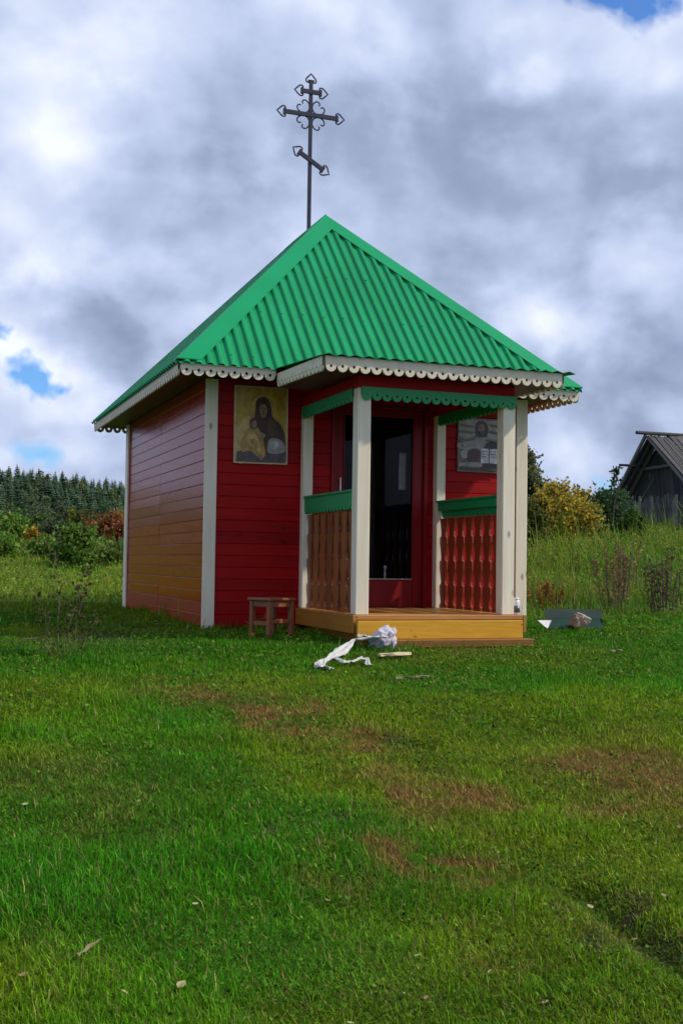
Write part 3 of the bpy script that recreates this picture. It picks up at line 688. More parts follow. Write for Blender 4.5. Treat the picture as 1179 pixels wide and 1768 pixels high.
picture('icon', 1.00, 1.735, .57, .61, M_taupe, [
    (M_paper, [(.03,.04),(.97,.03),(.97,.40),(.70,.36),(.60,.30),(.40,.30),(.20,.42),(.03,.34)], False),
    (M_gr, [(.06,.44),(.40,.36),(.75,.36),(.95,.48),(.95,.62),(.06,.58)], True),
    (M_blk, [(.38,.12),(.46,.05),(.56,.05),(.64,.12),(.66,.25),(.60,.34),(.42,.34),(.37,.24)], True),
    (M_flesh, [(.45,.14),(.51,.11),(.57,.14),(.57,.23),(.51,.29),(.45,.23)], True),
    (M_blk, [(.62,.46),(.93,.44),(.95,.92),(.55,.96),(.50,.86)], True),
    (M_paper, [(.08,.62),(.40,.56),(.44,.66),(.10,.76)], True),
    (M_maroon, [(.24,.60),(.46,.58),(.44,.78),(.22,.80)], True),
    (M_page, [(.50,.55),(.67,.56),(.67,.82),(.50,.83)], False), (M_page, [(.69,.56),(.86,.55),(.86,.83),(.69,.82)], False),
    (M_gr, [(.06,.84),(.48,.82),(.50,.90),(.08,.94)], True),
    (M_umber, [(.465,.165),(.50,.16),(.50,.172),(.467,.177)], False), (M_umber, [(.525,.16),(.558,.165),(.556,.177),(.525,.172)], False), (M_umber, [(.46,.245),(.51,.235),(.56,.245),(.54,.30),(.51,.315),(.48,.30)], True),
    (M_umber, [(.53,.60),(.65,.605),(.65,.615),(.53,.61)], False), (M_umber, [(.53,.65),(.65,.655),(.65,.665),(.53,.66)], False), (M_umber, [(.53,.70),(.62,.705),(.62,.715),(.53,.71)], False), (M_umber, [(.71,.605),(.83,.60),(.83,.61),(.71,.615)], False), (M_umber, [(.71,.655),(.83,.65),(.83,.66),(.71,.665)], False), (M_umber, [(.71,.705),(.80,.70),(.80,.71),(.71,.715)], False),
    (M_taupe, [(.04,.42),(.30,.38),(.46,.36),(.30,.42),(.05,.47)], False), (M_paper, [(.10,.50),(.50,.44),(.52,.46),(.12,.54)], False), (M_taupe, [(.60,.38),(.95,.42),(.95,.45),(.62,.41)], False), (M_umber, [(.06,.90),(.94,.93),(.95,.97),(.06,.95)], False), (M_taupe, [(.05,.12),(.34,.16),(.34,.18),(.05,.15)], False), (M_taupe, [(.70,.10),(.95,.14),(.95,.16),(.70,.13)], False), (M_taupe, [(.68,.22),(.95,.26),(.95,.29),(.68,.25)], False), (M_taupe, [(.05,.24),(.36,.26),(.36,.285),(.05,.28)], False),
    ], 'pale greyish picture with an open white book, on red wall behind the right porch railing', None, tilt=.006)

# ------------------------------------------------------------------ things inside, seen through the pane
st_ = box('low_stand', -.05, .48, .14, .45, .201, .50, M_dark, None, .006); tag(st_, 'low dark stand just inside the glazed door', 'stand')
def lathe(prof, n=16):
    V = []; F = []
    for r, z in prof:
        for k in range(n): a = 2*math.pi*k/n; V.append((r*math.cos(a), r*math.sin(a), z))
    for i in range(len(prof)-1):
        for k in range(n): a = i*n+k; b = i*n+(k+1) % n; F.append((a, b, b+n, a+n))
    F.append(tuple(range(n-1,-1,-1))); F.append(tuple(range(len(V)-n, len(V)))); return V, F
V, F = lathe([(.048,0),(.050,.012),(.035,.022),(.014,.035),(.011,.07),(.017,.085),(.010,.10),(.010,.14),(.018,.150),(.019,.165),(.012,.178)])
cs = obj('candle_holder', mesh('candle_holder', V, F, M_jar, True), None, (.235, .19, .501)); tag(cs, 'small pale candle holder behind the bottom of the door glass', 'candle holder')
V = []; F = []
for i in range(9):
    for j in range(15):
        x = .0105*(i-4); z = -.029*j - (.008*math.sin(i*1.6) if j == 14 else 0); V.append((x, .014*math.sin(i*1.7+j*.15), z))
for i in range(8):
    for j in range(14): a = i*15+j; F.append((a, a+15, a+16, a+1))
tw = obj('hanging_towel', mesh('hanging_towel', V, F, M_clothw, True), None, (.425, .17, 1.93)); sol = tw.modifiers.new('thickness', 'SOLIDIFY'); sol.thickness = .004
tag(tw, 'white towel hanging inside the chapel, seen through the door glass', 'towel')
nail = obj('hook', fix_normals(mesh('hook', *tube_geo([(-.05,.0,.008),(.05,.0,.008)], .006, 6), M_iron)), tw)
br_ = obj('rod', fix_normals(mesh('rod', *tube_geo([(.0,.0,.012),(.0,.0,.57)], .004, 6), M_iron)), tw)

# ------------------------------------------------------------------ stool
def stool():
    p = ground_at(468, 1103); e = empty('stool', (p.x+.02, p.y+.06, g1(p.x, p.y+.06)-.015), R(28)); tag(e, 'small brown wooden stool standing in grass by the red front wall', 'stool')
    h = .40
    box('seat', -.185, .185, -.150, .150, h-.026, h, M_stool, e, .006)
    for sx in (-1, 1):
        for sy in (-1, 1): box('leg', sx*.145-.021, sx*.145+.021, sy*.115-.021, sy*.115+.021, 0, h-.027, M_stool, e, .004)
    for sy in (-1, 1):
        box('apron', -.123, .123, sy*.115-.010, sy*.115+.010, h-.085, h-.028, M_stool, e, .003); box('stretcher', -.123, .123, sy*.115-.011, sy*.115+.011, .16, .20, M_stool, e, .003)
    for sx in (-1, 1):
        box('apron', sx*.145-.010, sx*.145+.010, -.093, .093, h-.085, h-.028, M_stool, e, .003); box('stretcher', sx*.145-.011, sx*.145+.011, -.093, .093, .14, .18, M_stool, e, .003)
stool()

# jar on the deck by the right post
e = empty('jar', (.878, -1.625, ZD)); tag(e, 'small white jar with dark label on deck beside right porch post', 'jar')
obj('body', mesh('body', *lathe([(.034,0),(.038,.006),(.038,.125),(.030,.142)], 18), M_jar, True), e)
obj('wrapper', mesh('wrapper', *lathe([(.0388,.02),(.0388,.085)], 18), M_jard, True), e)
obj('lid', mesh('lid', *lathe([(.031,.142),(.033,.145),(.033,.160),(.028,.163)], 18), M_jar, True), e)

# ------------------------------------------------------------------ crumpled cloth at the step
def cloth():
    c = Vector((-.66, -2.02, g1(-.66, -2.02)+.09)); e = empty('crumpled_cloth', (c.x, c.y, c.z-.09)); tag(e, 'crumpled striped white cloth bundle with long trailing end, against the step', 'cloth')
    bm = bmesh.new(); bmesh.ops.create_icosphere(bm, subdivisions=5, radius=1)
    from mathutils import noise as mn
    for v in bm.verts:
        n = v.co.normalized(); w = mn.ridged_multi_fractal(n*1.7+Vector((3,1,7)), .9, 2.0, 4, 1.0, 2.0); w2 = mn.noise(n*1.3)
        r = .72 + .30*w2 + .20*(w-.9)
        v.co = Vector((n.x*.155*r, n.y*.115*r, max(n.z*.145*r, -.085)+.0)); v.co.x += .03*v.co.z/.1
    obj('bundle', bm_mesh('bundle', bm, M_cloth, True), e, (0, 0, .085))
    def ribbon(name, pts, w, mat):
        V = []; F = []; n = 110; J = 12; P = [Vector(p) for p in pts]
        for i in range(n+1):
            t = i/n*(len(P)-1); k = min(int(t), len(P)-2); f = t-k; f2 = f*f*(3-2*f); p = P[k].lerp(P[k+1], f2 if False else f); d_ = (P[k+1]-P[k]); sd = Vector((-d_.y, d_.x, 0)).normalized()
            i2 = i*40/n; tw_ = .35*math.sin(i2*.30)+.2*math.sin(i2*.71+1); ww = w*(.85+.25*math.sin(i2*.45+2)+.05*math.sin(i2*1.9))
            for j in range(J):
                a = (j/(J-1)-.5)*2; off = sd*a*ww*math.cos(tw_) + Vector((0,0,a*ww*.5*math.sin(tw_)+(w/.05)*(.009*math.sin(a*6+i2*.35)+.006*math.sin(a*11-i2*.5)+.003*math.sin(i2*1.6+a*2)))); V.append(p+off)
        for i in range(n):
            for j in range(J-1): a = i*J+j; F.append((a, a+1, a+J+1, a+J))
        o = obj(name, mesh(name, V, F, mat, True), e); s = o.modifiers.new('thickness', 'SOLIDIFY'); s.thickness = .0025; return o
    def L(px, py, up): p = ground_at(px, py); return Vector((p.x, p.y, p.z+up))-e.location
    ribbon('trailing_end', [Vector((-.02,-.03,.12)), L(608,1128,.11), L(580,1140,.05), L(553,1152,.03), L(550,1157,.03), L(572,1160,.025)], .050, M_clothw)
    ribbon('side_fold', [Vector((-.06,.0,.10)), Vector((-.16,-.02,.115)), Vector((-.25,.02,.125))], .040, M_clothw)
    e2 = empty('cloth_strip', ground_at(605, 1152)); tag(e2, 'short twisted white rag lying on grass below the cloth bundle', 'rag')
    o = ribbon('rag', [L(578,1147,.05), L(592,1153,.05), L(606,1152,.04), L(622,1149,.055), L(634,1148,.05), L(636,1155,.03)], .030, M_clothw)
    o.parent = e2; o.location = e.location - e2.location
cloth()

# wood scrap on the ground in front of the step
def scrap(px0, py0, px1, py1, w, th, mat, name, label, cat):
    a = ground_at(px0, py0); b = ground_at(px1, py1); c = (a+b)/2; d_ = b-a
    o = obj(name, None) if False else None
    L_ = d_.length; bm = bmesh.new(); bmesh.ops.create_cube(bm, size=1); bmesh.ops.subdivide_edges(bm, edges=[e_ for e_ in bm.edges if abs(e_.verts[0].co.x-e_.verts[1].co.x) > .5], cuts=5)
    for v in bm.verts:
        t = v.co.x; k = 1-.35*abs(t*2)**3; v.co = Vector((t*L_, v.co.y*w*k+rnd.uniform(-.006,.006), v.co.z*th+rnd.uniform(-.003,.003)))
    o = obj(name, bm_mesh(name, bm, mat), None, (c.x, c.y, g1(c.x, c.y)+.042), (0, math.atan2(-(b.z-a.z), math.hypot(d_.x, d_.y)), math.atan2(d_.y, d_.x))); tag(o, label, cat); return o
scrap(655, 1140, 708, 1137, .07, .022, M_pale, 'wood_scrap', 'pale split wood scrap on grass just below the step', 'wood scrap')
scrap(682, 1182, 740, 1178, .022, .012, M_twig, 'stick', 'thin pale stick lying in grass a little in front of the step', 'stick')
scrap(1052, 1132, 1073, 1131, .025, .012, M_old2, 'wood_chip', 'tiny pale wood chip on dark grass right of the chapel', 'wood chip')
scrap(133, 1680, 172, 1652, .007, .005, M_old2, 'stick', 'dry straw coloured stem lying slantwise at bottom left of lawn', 'stick')

# folded sheet metal with a block on it
def sheet():
    a = ground_at(945, 1089); b = ground_at(1052, 1080); u = (b-a); u.z = 0; Lh = min(u.length, 1.25); u.normalize(); v = Vector((-u.y, u.x, 0))
    if v.y < 0: v = -v
    e = empty('folded_sheet', (a.x, a.y, g1(a.x, a.y))); tag(e, 'folded dark green metal sheet lying in grass right of the porch', 'metal sheet')
    def slab(name, pts, mat, th=.004):
        P = [Vector(p) for p in pts]; n = (P[1]-P[0]).cross(P[2]-P[0]).normalized()*th; k = len(P)
        obj(name, fix_normals(mesh(name, P+[p+n for p in P], [tuple(range(k)), tuple(range(2*k-1, k-1, -1))]+[(i,(i+1)%k,(i+1)%k+k,i+k) for i in range(k)], mat)), e)
    r = Vector((RGT.x, RGT.y, 0)); f = Vector((_fx, _fy, 0)); z = Vector((0,0,1))
    # long leaf leaning up, dark; upright back leaf, grey; turned-up pale end
    slab('front_flange', [r*0+z*.02, r*.62+z*.02, r*.62+f*.26+z*.135, r*.12+f*.26+z*.135], M_sheet)
    slab('back_flange', [r*.02+f*.266+z*.02, r*.66+f*.266+z*.02, r*.66+f*.30+z*.225, r*.02+f*.30+z*.225], M_sheetg)
    slab('back_lip', [r*.30+f*.262+z*.02, r*.66+f*.262+z*.02, r*.66+f*.262+z*.125, r*.30+f*.262+z*.125], M_sheet)
    slab('turned_end', [r*-.005+z*.02, r*.11+f*.25+z*.10, r*-.08+f*.20+z*.10], M_jar)
    k = empty('block', e.location + r*.34 + f*.02 + z*.01, YAW*-1); tag(k, 'pinkish rough block resting on the folded metal sheet', 'block')
    from mathutils import noise as mn
    def chunk(name, size, mat, loc, rot, amp):
        bm = bmesh.new(); bmesh.ops.create_cube(bm, size=1); bmesh.ops.subdivide_edges(bm, edges=list(bm.edges), cuts=6, use_grid_fill=True)
        for w in bm.verts:
            n = w.co.copy(); r2 = (abs(n.x)**3+abs(n.y)**3+abs(n.z)**3)**(1/3); n *= .5/r2*.35 + .65
            n += n*(mn.noise(n*3.1+Vector((1,2,loc[0]*40)))*amp + mn.noise(n*9)*amp*.4)
            w.co = Vector((n.x*size[0]*(1-.25*n.z), n.y*size[1], n.z*size[2]))
        obj(name, bm_mesh(name, bm, mat, True), k, loc, rot)
    chunk('body', (.15, .12, .15), M_block, (0, 0, .085), (.1, .30, .2), .35)
    chunk('top_strip', (.17, .075, .05), M_blocktop, (.045, -.015, .145), (0, R(26), .1), .3)
sheet()

# ------------------------------------------------------------------ old barn and board fence
def barn():
    p = at_dist(1156, 46); e = empty('barn', p, R(8)); tag(e, 'old weathered grey plank barn with steep open slatted roof', 'barn')
    h0, hw, hr, Lb = 1.25, 2.15, 3.55, 6.5       # eave height, half width, ridge height, length;  local: gable faces -y
    fl = lambda x: h0 + (hr-h0)*(1-abs(x)/hw)
    n = 17; wd = 2*hw/n
    g = empty('gable_wall', (0,0,0)); g.parent = e
    for k in range(n):
        x0 = -hw+wd*k; x1 = x0+wd-.02; V = []
        for y in (rnd.uniform(-.02,.0), .03):
            V += [(x0, y, -.4), (x1, y, -.4), (x1, y, fl(x1)-.05), (x0, y, fl(x0)-.05)]
        obj('plank', fix_normals(mesh('plank', V, [(0,1,2,3),(7,6,5,4)]+[(i,(i+1)%4,(i+1)%4+4,i+4) for i in range(4)], M_old)), g)
    box('backing', -hw+.05, hw-.05, .05, .12, -.4, h0+.3, M_bark, g, 0)
    for sx in (-1, 1):
        box('side_wall', sx*hw-.06, sx*hw+.06, .04, Lb, -.4, h0, M_old, e, .01)
        r_ = empty('roof_slope', (0,0,0)); r_.parent = e
        sl = Vector((sx*(hw+.45), 0, h0-(hr-h0)*.45/hw)); top = Vector((0, 0, hr+.05)); dv = (sl-top); ln = dv.length; ang = math.atan2(dv.z, abs(dv.x))
        # rafters along the slope, open boards in front, closed roof behind
        nrm = Vector((-dv.z*sx, 0, abs(dv.x))).normalized()
        if nrm.z < 0: nrm = -nrm
        rot = (0, math.atan2(-dv.z, dv.x), 0)
        def strip(name, y0, y1, off, th, mat, l0=0, l1=1):
            c = top + dv*(l0+l1)/2 + nrm*off + Vector((0,0,rnd.uniform(-.03,.02))); obj(name, box_mesh(name, (ln*(l1-l0), y1-y0, th), mat, .006), r_, (c.x, (y0+y1)/2, c.z), (rnd.uniform(-.02,.02), rot[1]+rnd.uniform(-.015,.015), rnd.uniform(-.03,.03)))
        for k, y in enumerate((-1.00, -.62, -.28)): strip('rafter', y, y+.13, -.02, .09, M_old if k % 2 else M_oldl, 0, .97+.03*k)
        y = -.95
        for k in range(8): 
            l0 = rnd.uniform(0,.04); strip('roof_board', y, y+.122, .06+rnd.uniform(-.015,.015), .03, M_old, l0, rnd.uniform(.80,1.04)); y += .145
        while y < Lb:
            strip('roof_board', y, y+.27, .06, .03, M_old, rnd.uniform(-.01,.03), rnd.uniform(.90,1.03)); y += .285
    o = obj('ridge_log', fix_normals(mesh('ridge_log', *tube_geo([(0,-1.45,hr+.16),(0,.5,hr+.15),(0,Lb,hr+.12)], [.07,.075,.08], 8), M_old)), e)
    for sx, z_, l0, l1 in ((-1, 2.55, -1.5, 0.2), (-1, 1.7, -1.1, .2)):
        x = -hw*(1-(z_-h0)/(hr-h0)); obj('purlin', fix_normals(mesh('purlin', *tube_geo([(x-.05,l0,z_+.02),(x-.05,l1,z_)], .05, 6), M_old)), e)
    obj('tie_beam', fix_normals(mesh('tie_beam', *tube_geo([(-1.05,-.10,2.45),(1.05,-.10,2.40)], .07, 6), M_oldl)), e)
    e.rotation_euler = (R(1.5), R(-4), R(-80))
barn()
def fence():
    a = at_dist(1083, 40); b = at_dist(1240, 33); e = empty('board_fence', a); tag(e, 'uneven weathered grey board fence in front of the barn', 'fence')
    u = b-a; L_ = u.length; n = int(L_/.21); ang = math.atan2(u.y, u.x)
    for k in range(n):
        p = a + u*(k/n); h = 1.02 + .12*math.sin(k*.9) + rnd.uniform(-.08,.08) + .16*k/n + (.18 if k % 7 == 5 else 0); z = g1(p.x, p.y)
        o = obj('plank', box_mesh('plank', (.175+rnd.uniform(-.02,.02), .025, h+.2), M_old if rnd.random() < .75 else M_oldl, .006), e, (p.x-a.x, p.y-a.y, z-a.z+h/2-.1), (rnd.uniform(-.03,.03), rnd.uniform(-.05,.05), ang+rnd.uniform(-.04,.04)))
    for hz in (.30, .78):
        pts = [(a+u*(k/6)) for k in range(7)]; pts = [Vector((q.x, q.y, g1(q.x, q.y)+hz))-a+Vector((-u.y, u.x, 0)).normalized()*.05 for q in pts]
        obj('rail', fix_normals(mesh('rail', *tube_geo(pts, .04, 6), M_old)), e)
fence()

# ------------------------------------------------------------------ vegetation helpers
def leaves_geo(C, size, cols, flat_=.0, droop=0.0):
    """one folded diamond leaf (2 triangles) per centre; C (n,3), size (n,), cols (n,3)"""
    n = len(C); d_ = rng.normal(size=(n, 3)); d_[:, 2] = d_[:, 2]*(1-flat_)-droop; d_ /= np.linalg.norm(d_, axis=1)[:, None]
    e = np.cross(d_, rng.normal(size=(n, 3))); e /= np.linalg.norm(e, axis=1)[:, None]
    s = size[:, None]; w = s*.36
    V = np.stack([C-d_*s*.5, C+e*w, C+d_*s*.5, C-e*w], 1).reshape(-1, 3)
    b = np.arange(n)*4; t = np.concatenate([np.stack([b, b+1, b+2], 1), np.stack([b, b+2, b+3], 1)])
    return V, t, np.repeat(cols, 4, 0)
def pal(n, cols, var=.22):
    cols = np.array(cols); i = rng.integers(0, len(cols), n); c = cols[i]*(1+rng.normal(size=(n, 1))*var)*(1+rng.normal(size=(n, 3))*.06); return np.clip(c, .004, .7)
def woody(name, base, hgt, halfw, cols, label, cat, group, nclump=22, nleaf=2600, leaf=.09, bark=None, shape='bush', stems=5, sprig=0.25, bottom=.15, dens=.55):
    """a tree or bush: tapered trunk or stems with limbs, and a crown of leaf clumps with gaps"""
    e = empty(name, base); tag(e, label, cat, group); bark = bark or M_bark
    C = []; geo = []
    for k in range(nclump):
        if shape == 'tree': t = bottom+(1-bottom)*rnd.random()**.8; rr = halfw*math.sin(math.pi*min(1,(t-bottom)/(1-bottom)*.86+.14))**.7
        elif shape == 'bush': t = rnd.random()**.75*(1-bottom)+bottom; rr = halfw*(1-max(0, (t-.45)/.55)**2)**.5
        else: t = rnd.random()**.9*(1-bottom)+bottom; rr = halfw*(1-t)**.55*1.1
        a = rnd.uniform(0, 2*math.pi); q = rr*math.sqrt(rnd.random()); C.append((q*math.cos(a), q*math.sin(a), t*hgt*.93))
    # limbs from trunk or stems to every clump
    ns = 1 if shape in ('tree', 'spire') else stems; roots = [Vector((rnd.uniform(-.15,.15)*halfw, rnd.uniform(-.15,.15)*halfw, -.1)) for _ in range(ns)]
    r0 = (hgt*.018+.012)*(.35 if shape == 'spire' else 1)
    if ns == 1:
        tp = [Vector((0,0,-.15))]+[Vector((rnd.uniform(-.04,.04)*hgt, rnd.uniform(-.04,.04)*hgt, hgt*t)) for t in (.25,.5,.75,.95)]
        geo.append(tube_geo(tp, [r0*1.5,r0*1.1,r0*.8,r0*.5,r0*.15], 7)); 
    for (x, y, z) in C:
        p = Vector((x, y, z))
        if ns == 1: t = max(.1, z/hgt-.22); k = min(int(t*4), 3); s0 = tp[k].lerp(tp[k+1], min(1, t*4-k)); r1 = r0*.35
        else: s0 = rnd.choice(roots); r1 = r0*.55
        md = s0.lerp(p, .5)+Vector((rnd.uniform(-.08,.08)*halfw, rnd.uniform(-.08,.08)*halfw, -.05*hgt if ns == 1 else .06*hgt)); geo.append(tube_geo([s0, md, p], [r1, r1*.6, r1*.2], 5))
    V, F = join_geo(geo); obj('trunk' if ns == 1 else 'stems', mesh(('trunk' if ns == 1 else 'stems'), V, F, bark, True), e)
    Cn = np.array(C); per = max(1, nleaf//nclump); P = []; Q = []
    for c in Cn:
        sc_ = halfw*rng.uniform(.26,.48); pts = rng.normal(size=(per, 3))*np.array([sc_, sc_, sc_*.8])*dens + c
        k = int(per*sprig)
        if k:      # upright sprigs that break the outline
            nsp = 5; dirs = rng.normal(size=(nsp, 3))*np.array([.5,.5,.3])+np.array([c[0]*.6/halfw, c[1]*.6/halfw, .75]); idx = rng.integers(0, nsp, k); tt = rng.random((k, 1))
            pts[:k] = c + dirs[idx]*tt*sc_*1.5 + rng.normal(size=(k, 3))*.025*halfw
        P.append(pts); Q.append(np.full(per, rng.uniform(.72, 1.28)))
    P = np.concatenate(P); P = P[P[:, 2] > .02]; Q = np.concatenate(Q)[:len(P)]
    cl = pal(len(P), cols)*Q[:, None]
    V, t, c = leaves_geo(P, leaf*rng.uniform(.6, 1.35, len(P)), cl)
    obj('crown', tri_mesh_np('crown', V, t, c, M_leaf), e); return e

# spruces on the hill: four shared crowns
def spruce_mesh(i):
    r_ = random.Random(100+i); V = []; T = []; Cc = []
    H = 1.0; lay = 15
    for l in range(lay):
        t = l/(lay-1); z = .10+.88*t; rad = (.165*(1-t)**.72+.012)*r_.uniform(.85,1.15); nb_ = 9 if t < .6 else 6; ph = r_.uniform(0, 6.3)
        for b in range(nb_):
            a = ph+2*math.pi*b/nb_+r_.uniform(-.2,.2); rr = rad*r_.uniform(.7,1.2); w = rr*.42; dz = -.055*(1-t*.6)*r_.uniform(.6,1.4)
            ca, sa = math.cos(a), math.sin(a); s = len(V)
            V += [(0,0,z+.03),(ca*rr*.55-sa*w, sa*rr*.55+ca*w, z+dz*.5),(ca*rr, sa*rr, z+dz),(ca*rr*.55+sa*w, sa*rr*.55-ca*w, z+dz*.5)]
            T += [(s,s+1,s+2),(s,s+2,s+3)]; q = r_.uniform(.75,1.25); Cc += [(.060*q,.108*q,.058*q)]*4  # needle green lightened: distance haze put into the colour
    s = len(V); V += [(.012,0,-.02),(-.006,.010,-.02),(-.006,-.010,-.02),(0,0,1.02)]; T += [(s,s+1,s+3),(s+1,s+2,s+3),(s+2,s,s+3)]; Cc += [(.03,.028,.02)]*4
    return tri_mesh_np('spruce_tree', np.array(V), np.array(T), np.array(Cc), M_needle)
SP = [spruce_mesh(i) for i in range(5)]
def round_mesh(i):
    C = rng.normal(size=(170, 3)); C /= np.linalg.norm(C, axis=1)[:, None]; C *= (rng.random((170, 1))**.35)*np.array([.20,.20,.36]); C = C*(1+.25*np.sin(C[:, :1]*31+i)) + np.array([0,0,.62])
    V, t, c = leaves_geo(C, rng.uniform(.07,.13,170), pal(170, [((.085,.135,.06),(.11,.15,.065)),((.13,.16,.05),(.10,.14,.05)),((.07,.12,.06),(.09,.14,.065))][i])); k = len(V)
    V = np.concatenate([V, np.array([(.014,0,-.02),(-.007,.012,-.02),(-.007,-.012,-.02),(0,0,.7)])]); t = np.concatenate([t, np.array([(k,k+1,k+3),(k+1,k+2,k+3),(k+2,k,k+3)])]); c = np.concatenate([c, np.full((4,3), .06)])
    return tri_mesh_np('broadleaf_tree', V, t, c, M_needle)
BL = [round_mesh(i) for i in range(3)]
def spruces():
    n = 0
    for row in range(17):
        d = 335+row*20.5; step = 15.5*520/d*.98
        px = -70+rnd.uniform(0, step)
        while px < 262 and n < 296:
            dd = d+rnd.uniform(-9, 9); p = at_dist(px+rnd.uniform(-4,4), dd); h = rnd.uniform(8.0, 13.0)*(.75+.25*row/16)
            o = obj('spruce_tree', SP[n % 5], None, (p.x, p.y, p.z-.2), (0, 0, rnd.uniform(0,6.28))); w = rnd.uniform(1.5,2.3); o.scale = (h*w, h*w, h)
            if n % 4 == 1:
                o.name = 'broadleaf_tree'; o.data = BL[n % 3]; o.scale = (h*.85, h*.85, h*.88); tag(o, 'paler rounded tree among the spruces of the far wood', 'tree', 'rounded trees in the wood on the far hill')
            else: tag(o, 'dark green pointed spruce in the wood on the far hillside at left', 'spruce', 'spruces in the wood on the far hill')
            n += 1; px += step
spruces()

GRN = [(.070,.135,.026),(.092,.160,.030),(.055,.105,.026)]; OLV = [(.115,.125,.030),(.090,.110,.030),(.135,.140,.032)]; DGR = [(.032,.075,.038),(.042,.090,.038),(.055,.105,.034)]
YEL = [(.50,.34,.035),(.40,.29,.036),(.30,.26,.04),(.55,.34,.03)]; YGR = [(.19,.205,.04),(.15,.175,.036)]; RUS = [(.25,.090,.036),(.20,.075,.034),(.29,.125,.045)]; GRY = [(.095,.120,.065),(.115,.135,.075),(.08,.11,.055)]; LIM = [(.28,.32,.05),(.22,.27,.05)]; GRB = [(.15,.17,.085),(.18,.19,.095),(.13,.16,.07)]; LGR = [(.11,.23,.030),(.14,.26,.035),(.085,.18,.03),(.17,.25,.045)]
def veg(name, px, d, hwpx, top, cols, label, cat, group=None, **k):
    b = at_dist(px, d); zt = CAM.z + (971+ROLL*(px-589.5)-top)/FPX*d; h = max(.4, zt-b.z); return woody(name, b, h, hwpx/FPX*d, cols, label, cat, group, **k)
# left: shrubs and small trees at the meadow's edge
veg('shrub', 14, 34, 36, 893, LGR, 'leafy green shrub at the left edge of the picture, in the meadow', 'shrub', 'shrubs at the meadow edge', leaf=.11, nclump=26, nleaf=3400)
veg('shrub', 56, 32, 13, 912, YEL, 'narrow yellow autumn shrub among the green ones at left', 'shrub', 'shrubs at the meadow edge', leaf=.09, nleaf=1500, nclump=14)
veg('shrub', 92, 39, 26, 905, GRY, 'dull grey-green shrub between the yellow shrub and the willow at left', 'shrub', 'shrubs at the meadow edge', leaf=.11, nleaf=2200)
veg('shrub', 133, 27, 34, 914, LGR, 'bushy green willow shrub in front of the others, left of the chapel', 'shrub', 'shrubs at the meadow edge', leaf=.10, nclump=40, nleaf=4200, sprig=.45, dens=.75)
veg('tree', 197, 40, 38, 896, RUS, 'round rust-coloured small tree beside the chapel rear corner', 'tree', None, leaf=.14, nclump=34, nleaf=4200, shape='tree', bottom=.2, sprig=.1)
veg('tree', 124, 92, 11, 872, LIM, 'small pale lime-green tree before the dark wood at left', 'tree', None, leaf=.24, nclump=16, nleaf=1500, shape='tree')
mids = [(-20,95,34,884,GRY,'grey-green bushy tree at far left below the wood'),(28,110,30,868,DGR,'dark green rounded tree below the wood, above the leafy left shrub'),(70,100,28,880,GRY,'grey-green rounded tree below the wood, above the yellow shrub'),
    (100,125,22,866,GRY,'pale grey-green tree left of the lime-green tree'),(150,85,34,888,OLV,'olive rounded tree right of the lime-green tree'),(178,130,20,868,DGR,'dark green tree in front of the wood near the chapel'),(205,105,22,884,YGR,'yellow-green tree just above the rust-coloured one'),
    (240,110,26,880,GRY,'grey-green tree mostly hidden behind the chapel rear corner'),(52,140,24,862,GRY,'slender grey-green tree at the foot of the wood')]
for px, d, hw, top, cl, lb in mids: veg('tree', px, d, hw, top, cl, lb, 'tree', None, leaf=.26, nclump=20, nleaf=1900, shape='tree', bottom=.12)
LWS = [(8,29,26,930,LGR,'low bright green bush at the very left, in the pale grass'),(36,36,22,918,OLV,'olive bush between the left green shrub and the narrow yellow one'),(76,30,24,934,LGR+YGR,'low yellowish green bush in front of the dull grey-green shrub'),(110,42,24,906,GRN,'green bush just left of the willow shrub'),
    (165,34,24,940,LGR,'green bush between the willow shrub and the rust-coloured tree'),(190,28,24,956,LGR+OLV,'low olive-green bush in front of the rust-coloured tree'),(214,33,18,950,GRN,'small green bush touching the chapel rear corner'),(160,48,24,900,OLV,'olive bush behind the willow shrub'),(60,46,30,898,GRN,'green bush behind the narrow yellow shrub')]
for px, d, hw, top, cl, lb in LWS: veg('shrub', px, d, hw, top, cl, lb, 'shrub', 'shrubs at the meadow edge', leaf=.10*d/32, nclump=26, nleaf=2600, sprig=.45, dens=.7, bottom=.05)
# right: autumn thicket
RWS = [(914,28,24,872,OLV+YGR,'low olive shrub right beside the porch corner'),(985,29,34,862,YEL+YGR,'yellow-green shrub in front of the bright yellow one'),(1014,30,26,874,YGR,'pale green shrub left of the dark green one'),(940,38,34,838,YEL+OLV,'yellow shrub behind, between birch and bright yellow shrub'),(1090,31,20,884,GRN,'small green shrub at the foot of the board fence')]
for px, d, hw, top, cl, lb in RWS: veg('shrub', px, d, hw, top, cl, lb, 'shrub', 'autumn thicket', leaf=.085, nclump=30, nleaf=4200, sprig=.45, dens=.75, bottom=.05)
veg('tree', 904, 36, 30, 772, GRB, 'tall grey-green birch rising just behind the right porch corner', 'tree', None, leaf=.11, nclump=54, nleaf=9000, shape='tree', bark=M_birch, bottom=.15)
veg('shrub', 932, 31, 26, 852, OLV+YEL, 'olive-yellow shrub nearest the chapel in the right thicket', 'shrub', 'autumn thicket', leaf=.09, nclump=28, nleaf=4200)
veg('shrub', 962, 32, 42, 838, YEL+YGR, 'bright yellow autumn shrub in the right thicket', 'shrub', 'autumn thicket', leaf=.085, nclump=44, nleaf=7000, sprig=.5, dens=.75)
veg('shrub', 998, 34, 26, 846, YEL+OLV, 'yellow-green shrub between the bright yellow and dark green ones', 'shrub', 'autumn thicket', leaf=.09, nclump=32, nleaf=5200, sprig=.4)
